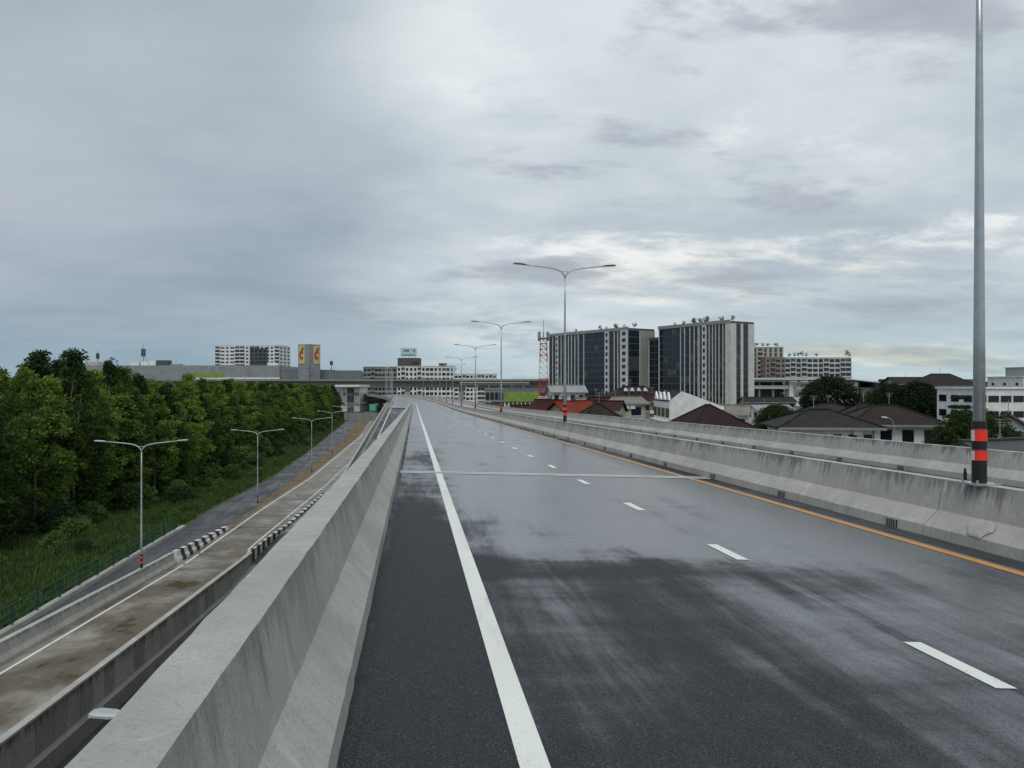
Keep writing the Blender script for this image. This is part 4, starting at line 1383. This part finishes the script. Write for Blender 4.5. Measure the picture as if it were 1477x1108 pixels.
# ------------------------------------------------------------------ houses on the right
def house(name, label, c, w, dp, eave, ridge, rz, wall, roof, kind='gable', over=.6, win=(3, 2), side=(2, 2), winmat=M_glass, cat='house'):
    """c = (x, y); w along local x, dp along local y; ridge runs along local x"""
    root = empty(name, (c[0], c[1], 0), label, cat)
    ca, sa = math.cos(rz), math.sin(rz)
    def L(x, y, z): return (c[0]+x*ca-y*sa, c[1]+x*sa+y*ca, z)
    hx, hy = w/2, dp/2
    mb = MB()
    vs = [L(-hx, -hy, 0), L(hx, -hy, 0), L(hx, hy, 0), L(-hx, hy, 0), L(-hx, -hy, eave), L(hx, -hy, eave), L(hx, hy, eave), L(-hx, hy, eave)]
    mb.poly(vs, [(0,1,5,4),(1,2,6,5),(2,3,7,6),(3,0,4,7),(4,5,6,7)])
    if kind == 'gable':
        for s in (-1, 1):
            mb.face([L(s*hx, -hy, eave), L(s*hx, hy, eave), L(s*hx, 0, ridge-.15)][::s])
    mb.build('wall', wall, parent=root)
    ox, oy = hx+over, hy+over
    ez = eave-(ridge-eave)*over/hy
    rx = ox if kind == 'gable' else max(.3, hx-hy*.9)
    th = .16
    mb = MB()
    top = [L(-ox, -oy, ez), L(ox, -oy, ez), L(rx, 0, ridge), L(-rx, 0, ridge), L(ox, oy, ez), L(-ox, oy, ez)]
    bot = [(x, y, z-th) for x, y, z in top]
    n = 6
    fs = [(0,1,2,3), (4,5,3,2)]
    if kind == 'hip': fs += [(1,4,2), (5,0,3)]
    fb = [tuple(n+i for i in reversed(f)) for f in fs]
    edge = [(0,1),(1,4),(4,5),(5,0)] if kind == 'hip' else [(0,1),(1,2),(2,4),(4,5),(5,3),(3,0)]
    fs2 = [(b_, a, n+a, n+b_) for a, b_ in edge]
    mb.poly(top+bot, fs+fb+fs2)
    rf = mb.build('roof', roof, parent=root)
    mb = MB(); mb.bar(L(-rx, 0, ridge+.06), L(rx, 0, ridge+.06), .3, .14)
    if kind == 'hip':
        for sx in (-1, 1):
            for sy in (-1, 1): mb.bar(L(sx*rx, 0, ridge+.04), L(sx*ox, sy*oy, ez+.05), .22, .1)
    mb.build('ridge_cap', roof, parent=rf)
    mb = MB(); fas = .22
    for a, b_ in (((-ox, -oy), (ox, -oy)),): mb.bar(L(a[0], a[1]-.03, ez-.14), L(b_[0], b_[1]-.03, ez-.14), .05, fas)
    mb.build('fascia', M_wallw, parent=rf)
    he = random.Random(int(c[0]*31+c[1]*7))
    mb = MB(); ax = he.uniform(-.6, .6)*rx                      # tv aerial on the ridge
    mb.bar(L(ax, 0, ridge), L(ax, 0, ridge+1.5), .05, .05)
    for q, w_ in ((1.45, .9), (1.25, .7), (1.05, .5)): mb.bar(L(ax-w_/2, 0, ridge+q), L(ax+w_/2, 0, ridge+q), .03, .03)
    mb.build('tv_aerial', M_condog, parent=rf)
    mb = MB(); mb.bar(L(-ox, -oy-.1, ez-.06), L(ox, -oy-.1, ez-.06), .14, .12)
    mb.bar(L(hx-.2, -hy-.06, ez-.1), L(hx-.2, -hy-.06, .1), .1, .1); mb.build('gutter', M_condog, parent=rf)
    for q in range(2):
        piece('air_conditioner', M_wallw, root, L(he.uniform(-.8, .8)*hx, -hy-.2, eave-he.choice((.75, 2.3))), (.85, .38, .6), rz)
    fl = max(1, int(eave//2.9)); fh = eave/fl
    cols, _ = win
    for r in range(fl):
        z = fh*(r+.55)
        for k in range(cols):
            x = -hx+w*(k+.5)/cols
            o_ = piece('window', winmat, root, L(x, -hy-.01, z), (w/cols*.52, .12, fh*.42), rz)
            piece('window_frame', M_wallw, root, L(x, -hy-.03, z-fh*.21-.07), (w/cols*.6, .2, .1), rz)
        for s in (-1, 1):
            for k in range(side[0]):
                piece('window', winmat, root, L(s*(hx+.01), -hy+dp*(k+.5)/side[0], z), (.12, dp/side[0]*.45, fh*.42), rz)
    return root
def hx_(px, d): return (px-738.5)/F*d
house('white_bungalow', 'white house with hipped brown roof and a row of windows behind the outer parapet', (hx_(1192, 80), 82), 9.0, 7.5, 8.35, 9.75, -.10, M_wallw, M_rdk, 'hip', .8, (6, 2), (3, 2))
house('brown_roof_house', 'house with long dark brown roof and white walls left of the lamp post', (hx_(1300, 88), 92), 9.6, 8.0, 8.2, 9.95, -.12, M_wallw, M_rbro, 'hip', .9, (4, 2), (2, 2))
house('brown_roof_wing', 'brown pyramid roofed wing joining the long brown roofed house', (hx_(1262, 96), 99), 7.0, 8.0, 8.0, 10.0, -.12, M_wallp, M_rbro, 'hip', .9, (2, 2), (2, 2))
house('small_grey_house', 'small house with dark hip roof under the big round tree', (hx_(1205, 128), 131), 8.5, 7.0, 7.8, 9.1, -.1, M_wallw, M_rdk, 'hip', .8, (3, 2), (2, 2))
house('maroon_roof_house', 'low maroon pyramid roof right of the white shophouse wall', (hx_(1033, 92), 96), 8.2, 8.2, 7.2, 9.85, .25, M_wallc, M_rmar, 'hip', 1.1, (3, 2), (2, 2))
house('grey_roof_shed', 'dark grey sheet roof with white edges at the lower right corner', (hx_(1500, 52), 55), 9.0, 6.5, 7.3, 8.5, .35, M_wallw, M_sheet, 'gable', .5, (3, 2), (2, 2))
house('red_edge_house', 'white gabled house with red-brown roof edge right of the lamp post', (hx_(1490, 80), 84), 8.0, 6.5, 7.0, 9.3, 1.0, M_wallw, M_rred, 'gable', .5, (3, 2), (2, 2))
house('cream_house', 'cream two-storey house with flat pale roof left of the gabled shophouses', (hx_(900, 120), 124), 6.3, 6.0, 9.6, 10.4, .2, M_wallc, M_sheetb, 'gable', .5, (2, 2), (2, 2))
house('brown_pyramid_house', 'dark brown pyramid roof in front of the cream house', (hx_(868, 92), 96), 5.0, 5.6, 8.2, 10.0, .1, M_wallc, M_rbro, 'hip', .9, (2, 2), (2, 2))
house('orange_roof_house', 'house with bright orange tiled roof behind the second lamp post', (hx_(828, 108), 112), 5.2, 6.0, 8.3, 10.0, .55, M_wallc, M_rora, 'gable', .6, (2, 2), (2, 2))
house('orange_roof_annex', 'faded red roof between the orange roof and the cream house', (hx_(868, 118), 121), 5.0, 5.0, 8.6, 10.4, .85, M_wallc, M_rred, 'gable', .5, (2, 2), (2, 2))
house('maroon_shed', 'maroon sloping shed roof left of the orange roof', (hx_(793, 118), 121), 4.6, 5.6, 7.9, 10.0, -.65, M_wallw, M_rred, 'gable', .5, (2, 2), (2, 2))
house('white_villa', 'white villa with pale grey sheet roof beside the red mast', (hx_(818, 165), 168), 7.2, 6.0, 11.0, 12.2, .12, M_wallw, M_sheetw, 'gable', .6, (4, 2), (2, 2))
pv_ = house('mauve_house', 'mauve brick house with long brown roof below the high-rise', (hx_(918, 165), 168), 11.0, 7.5, 10.2, 12.0, .05, M_wallp, M_rbro, 'hip', .9, (6, 2), (2, 2))
for k in range(4):                       # small pale dormer triangles on its roof
    x = hx_(904+9.5*k, 163); mb = MB()
    mb.poly([(x-.5, 163.9, 11.0), (x+.5, 163.9, 11.0), (x, 163.9, 11.75), (x, 166.2, 11.6)], [(0,1,2), (1,3,2), (0,2,3), (0,3,1)])
    mb.build('dormer', M_wallw, parent=pv_)
house('lean_to', 'faded red lean-to roof wedged behind the dark brown pyramid roof', (hx_(882, 104), 107), 3.6, 4.2, 9.0, 10.1, -.4, M_wallc, M_rred, 'gable', .4, (2, 2), (1, 1))
house('grey_lean_to', 'pale grey metal roof between the orange roof and the white villa', (hx_(846, 135), 138), 4.6, 4.6, 8.6, 10.0, .7, M_wallg, M_sheetb, 'gable', .4, (2, 2), (1, 1))
house('pink_annex', 'dull pink annex with small windows squeezed beside the pointed gables', (hx_(944, 152), 155), 5.0, 5.0, 9.2, 10.4, .1, M_wallp, M_rred, 'hip', .4, (3, 2), (2, 2))
house('rust_shed', 'rust brown low shed roof left of the maroon shed', (hx_(762, 150), 153), 6.5, 5.0, 7.0, 8.3, .2, M_wallc, M_rred, 'gable', .4, (3, 2), (1, 1))
house('white_shed', 'small white walled shed between the shophouse wall and the maroon roof', (hx_(1062, 128), 131), 5.5, 5.0, 7.6, 8.9, -.3, M_wallw, M_sheetb, 'gable', .4, (3, 2), (1, 1))
def yard_fence():
    a, b_ = at(728, 582, 178), at(782, 582, 178)
    root = empty('yard_fence', ((a.x+b_.x)/2, 178, 0), 'grey yard fence with pale posts below the lime hoarding', 'fence')
    n = 9; w = (b_.x-a.x)/n
    for k in range(n): piece('fence_panel', M_condog, root, (a.x+w*(k+.5), 178, a.z/2), (w-.25, .1, a.z-.6))
    for k in range(n+1): piece('post', M_wallw, root, (a.x+w*k, 178, a.z/2+.1), (.22, .22, a.z+.2))
yard_fence()
# gabled shophouse row
def shophouse():
    x0, y0 = 27.0, 130.0
    root = empty('shophouse_row', (x0, y0, 0), 'white shophouse row with four pointed gables and a dark red roof', 'building')
    xr, xe = 29.0, 36.2
    zl, zt, ze = 9.7, 11.25, 8.6
    yb = 144.5
    mb = MB()
    prof = [(x0, 0), (x0, zl), (xr, zt), (xe, ze), (xe, 0)]
    mb.loft([[(x, y, z) for x, z in prof] for y in (y0, y0+.25)], [0, 1]); mb.build('side_wall', M_wallw, parent=root)
    mb = MB(); mb.loft([[(x, y, z) for x, z in prof] for y in (yb-.25, yb)], [0, 1]); mb.build('side_wall', M_wallw, parent=root)
    mb = MB(); mb.box((xe-.1, (y0+yb)/2, ze/2), (.2, yb-y0-.6, ze-.1)); mb.build('rear_wall', M_wallw, parent=root)
    mb = MB()
    mb.loft([[(x0-.2, y, zl-.05), (xr, y, zt-.08), (xe+.3, y, ze-.12), (xe+.3, y, ze-.3), (xr, y, zt-.28), (x0-.2, y, zl-.25)] for y in (y0+.27, yb-.27)], [0, 1])
    mb.build('roof', M_rmar, parent=root)
    n = 4; bw = (yb-y0)/n
    for k in range(n):
        ya = y0+bw*k; yc = ya+bw/2
        mb = MB()
        mb.poly([(x0-.15, ya+.1, 0), (x0-.15, ya+bw-.1, 0), (x0-.15, ya+bw-.1, 9.4), (x0-.15, yc, 11.1), (x0-.15, ya+.1, 9.4), (x0+.2, ya+.1, 0), (x0+.2, ya+bw-.1, 0), (x0+.2, ya+bw-.1, 9.4), (x0+.2, yc, 11.1), (x0+.2, ya+.1, 9.4)],
                [(0,4,3,2,1), (5,6,7,8,9), (0,5,9,4), (4,9,8,3), (3,8,7,2), (2,7,6,1)])
        g = mb.build('gabled_front', M_wallw, parent=root)
        for r in range(3):
            for j in (-1, 1):
                piece('window', M_glass, g, (x0-.18, yc+j*.75, 1.7+2.9*r), (.1, 1.1, 1.6))
        piece('balcony_slab', M_wallw, g, (x0-.6, yc, 6.1), (.9, bw*.8, .15))
        piece('balcony_slab', M_wallw, g, (x0-.6, yc, 3.2), (.9, bw*.8, .15))
shophouse()
# right-hand apartments
block('white_flats', 'white three-storey flats behind the lamp post at the right edge', 1406, 1640, 561, 135, 12, M_wallw, 4, 13, wf=(.6, .45), zwin=.3)
block('white_office', 'taller white block with few small windows at the far right edge', 1476, 1640, 544, 185, 14, M_wallw, 5, 10, wf=(.2, .25), zwin=1)
block('white_office_penthouse', 'grey roof storey on the taller white block at the right edge', 1484, 1600, 530.5, 190, 9, M_wallg, 1, 4, wf=(.3, .3), zlow=CZ+1.8, side=False)
house('beige_villa', 'beige villa with small dark gable above the dark tree', (hx_(1368, 215), 219), 14, 9, 12.6, 15.4, .1, M_wallc, M_rdk, 'hip', 1.0, (5, 2), (2, 2))
house('long_shed', 'long low brown roofed hall left of the beige villa', (hx_(1330, 235), 240), 15, 9, 12.9, 14.6, .05, M_wallc, M_rbro, 'gable', 1.0, (5, 2), (2, 2))
house('pale_shed', 'pale sheet roofed shed between the high-rise and the round tree', (hx_(1118, 190), 194), 9, 7, 6.2, 7.2, .1, M_wallw, M_sheetw, 'gable', .6, (3, 2), (2, 2))
house('dark_shed', 'dark roofed sheds at the foot of the station', (hx_(1112, 260), 264), 17, 8, 6.5, 8.0, .05, M_condog, M_rdk, 'gable', .6, (5, 2), (2, 2))
# centre: lime hoarding, sheds
def hoarding():
    a, b_ = at(727, 566, 235), at(777, 578, 235)
    root = empty('lime_hoarding', ((a.x+b_.x)/2, 235, 0), 'lime green hoarding wall left of the red mast', 'hoarding')
    n = 6; w = (b_.x-a.x)/n
    for k in range(n):
        piece('hoarding_panel', M_lime, root, (a.x+w*(k+.5), 235, a.z/2+.5), (w-.04, .2, a.z-1.0))
    for k in range(n+1): piece('post', M_condog, root, (a.x+w*k, 235.25, a.z/2), (.2, .2, a.z))
hoarding()
house('grey_depot', 'long grey depot roof behind the lime hoarding', (hx_(745, 300), 306), 24, 12, 9.6, 11.0, .03, M_condog, M_sheet, 'gable', .6, (7, 2), (2, 2))
house('low_depot', 'low dark depot right behind the parapet at the bend', (hx_(742, 205), 209), 11, 8, 6.4, 7.5, .02, M_condog, M_rdk, 'gable', .6, (5, 2), (2, 2))
block('glass_showroom', 'dark glazed low building left of the lime hoarding', 700, 726, 562, 250, 12, M_condog, 3, 4, winmat=M_glassb, wf=(.8, .7))

# ------------------------------------------------------------------ masts, poles
def mast():
    d = 200.0; c = at(784, 560, d); zt = CZ-(487-554)*d/F
    root = empty('radio_mast', (c.x, c.y, 0), 'red and white lattice radio mast with antennas at the top', 'mast')
    nlev = 16
    w = lambda f: 1.45-.65*f
    L = zt/nlev
    for k in range(nlev):
        z0, z1 = L*k, L*(k+1); f0, f1 = k/nlev, (k+1)/nlev
        mat = M_steelr if (k//3) % 2 == 0 else M_steelw
        mb = MB()
        cn = [(-1, -1), (1, -1), (1, 1), (-1, 1)]
        for i in range(4):
            a0 = Vector((c.x+cn[i][0]*w(f0), c.y+cn[i][1]*w(f0), z0)); a1 = Vector((c.x+cn[i][0]*w(f1), c.y+cn[i][1]*w(f1), z1))
            j = (i+1) % 4
            b0 = Vector((c.x+cn[j][0]*w(f0), c.y+cn[j][1]*w(f0), z0)); b1 = Vector((c.x+cn[j][0]*w(f1), c.y+cn[j][1]*w(f1), z1))
            mb.bar(a0, a1, .2, .2); mb.bar(a0, b1, .09, .09); mb.bar(b0, a1, .09, .09); mb.bar(a1, b1, .12, .12)
        mb.build('lattice_section', mat, parent=root)
    for k in range(8):
        a = 2*math.pi*k/8
        x, y = c.x+1.35*math.cos(a), c.y+1.35*math.sin(a)
        MB().box((x, y, zt+.3), (.32, .22, 2.4), a).build('panel_antenna', M_condog, parent=root)
    MB().box((c.x, c.y, zt-.3), (2.6, 2.6, .2)).build('platform', M_condod, parent=root)
    MB().bar((c.x, c.y, zt), (c.x, c.y, zt+4.5), .1, .1).build('lightning_rod', M_condod, parent=root)
mast()
def thin_pole(name, label, px, ytop, ybase, d, arms=2, cat='pole', zb=0.0):
    c = at(px, ytop, d)
    root = empty(name, (c.x, c.y, zb), label, cat)
    MB().tube([(c.x, c.y, zb), (c.x, c.y, c.z)], [.28, .16], 8).build('shaft', M_condod, parent=root)
    for k in range(arms):
        MB().bar((c.x-2.2, c.y, c.z-1.4-1.9*k), (c.x+2.2, c.y, c.z-1.4-1.9*k), .22, .22).build('crossarm', M_condod, parent=root)
    return root
thin_pole('power_pole', 'dark power pole with crossarms in front of the logo tower', 447, 528, 560, 400, 3, 'power pole')
def antenna(name, label, px, ytop, ybase, d, blob):
    c = at(px, ytop, d); zb = at(px, ybase, d).z
    root = empty(name, (c.x, c.y, zb), label, 'antenna')
    MB().tube([(c.x, c.y, zb), (c.x, c.y, c.z)], [.3, .1], 6).build('rod', M_condod, parent=root)
    for k in range(5):
        a = k*1.256
        MB().box((c.x+blob*math.cos(a), c.y+blob*math.sin(a), zb+(c.z-zb)*.62), (.7, .5, (c.z-zb)*.35)).build('panel_antenna', M_condod, parent=root)
    MB().bar((c.x, c.y, zb+.5*(c.z-zb)), (c.x+5, c.y, zb), .12, .12).build('stay', M_condod, parent=root)
antenna('roof_antenna', 'thin antenna mast on the left end of the mall roof', 141, 505, 528, 570, .8)
antenna('roof_antenna', 'slim antenna with small dish on the mall roof near the white tanks', 207, 497, 528, 570, 1.2)
antenna('roof_antenna', 'antenna on the slate annex roof right of the logo tower', 478, 518, 533.5, 570, .8)
def street_arm():
    c = at(1290, 637, 70); z1 = at(1284, 603, 70).z
    root = empty('small_street_lamp', (c.x, c.y, 0), 'thin street lamp with white head in front of the brown roofed house', 'street lamp')
    mb = MB(); mb.tube([(c.x, c.y, 0), (c.x, c.y, z1-.9), (c.x-.15, c.y, z1-.25), (c.x-.5, c.y, z1), (c.x-.75, c.y, z1+.05)], [.06, .045, .035, .03, .03], 8)
    mb.build('pole', M_pole, parent=root)
    MB().bar((c.x-.7, c.y, z1+.05), (c.x-1.15, c.y, z1+.1), .2, .1).build('lamp_head', M_lens, parent=root)
street_arm()

# ------------------------------------------------------------------ trees on the right
big = tree_proto(71, 12.0, 2.2, 13.0, 330, 95, .46, M_leafd, M_trunk, 'round', 1.25, .3)
big2 = tree_proto(72, 12.0, 2.0, 12.0, 300, 95, .46, M_leafd, M_trunk, 'round', 1.3, .3)
near_r = tree_proto(73, 9.6, 1.2, 8.8, 420, 120, .26, M_leafd, M_trunk, 'round', .75, .22)
lay = tree_proto(74, 10.6, 2.5, 7.5, 260, 80, .26, M_leafd, M_trunk, 'layer', .7, .16)
place_tree('round_tree', big, (hx_(1198, 172), 172, 0), (1.12, 1.12, 1.12), .4, 'big round dark green tree in front of the station', 'tree')
place_tree('dark_tree', big2, (hx_(1283, 180), 180, 0), (.85, .85, 1.0), .4, 'very dark tree right of the big round tree', 'tree')
place_tree('dark_tree', big2, (hx_(1325, 176), 176, 0), (.9, .9, 1.02), 2.1, 'very dark tree below the beige villa', 'tree')
place_tree('dark_tree', big, (hx_(1256, 200), 200, 0), (.55, .55, .78), 3.1, 'small dark tree between the round tree and the very dark trees', 'tree')
place_tree('layered_tree', lay, (hx_(1385, 108), 108, 0), (1, 1, 1), .2, 'tree with flat layered branches left of the near lamp post', 'tree')
place_tree('near_tree', near_r, (hx_(1405, 75), 75, 0), (1, 1, 1), .3, 'bushy tree right behind the banded foot of the near lamp post', 'tree')
place_tree('dark_bush', near_r, (hx_(1120, 150), 150, 0), (1.0, 1.0, .85), 1.3, 'dark bushy tree between the maroon roof and the white house', 'tree')
place_tree('dark_bush', near_r, (hx_(1142, 138), 138, 0), (.7, .7, .72), 2.3, 'smaller dark bush beside the white house with hipped roof', 'tree')
place_tree('dark_bush', near_r, (hx_(845, 150), 150, 0), (.7, .7, .98), 3.3, 'small green tree beside the white villa', 'tree')
place_tree('dark_bush', near_r, (hx_(735, 190), 190, 0), (.8, .8, .72), .3, 'green bush in front of the lime hoarding, left end', 'tree')
place_tree('dark_bush', near_r, (hx_(768, 196), 196, 0), (.7, .7, .75), 1.9, 'green bush in front of the lime hoarding, beside the mast', 'tree')
# far woods that close the horizon
cs, rs = [], []
rr = random.Random(18)
for _ in range(1500):
    d = rr.uniform(640, 900); x = rr.uniform(-1.1, 1.1)*d
    cs.append((x, d, rr.uniform(4, 13.5)+max(0, rr.gauss(0, 1.5)))); rs.append(rr.uniform(3, 5))
o = bpy.data.objects.new('distant_woods', leaf_mesh('far_mesh', cs, rs, 45, 2.4, M_leaff, 19)); COL.objects.link(o)
tag(o, 'dull green strip of distant trees along the horizon', 'woods', kind='stuff')
# scattered far roofs along the horizon
rr = random.Random(28)
for i in range(26):
    d = rr.uniform(420, 620); px = rr.choice((rr.uniform(1232, 1460), rr.uniform(1232, 1460), rr.uniform(722, 790)))
    if px < 800: d = rr.uniform(520, 620)
    w = rr.uniform(9, 18)
    house('distant_house', 'small distant low-rise roof on the horizon', (hx_(px, d), d), w, rr.uniform(7, 10), rr.uniform(8, 12), rr.uniform(12.5, 15.5), rr.uniform(-.4, .4), rr.choice((M_wallw, M_wallc, M_condog)), rr.choice((M_rdk, M_sheet, M_rbro)), 'gable', .5, (3, 2), (1, 1))['group'] = 'distant houses along the horizon'
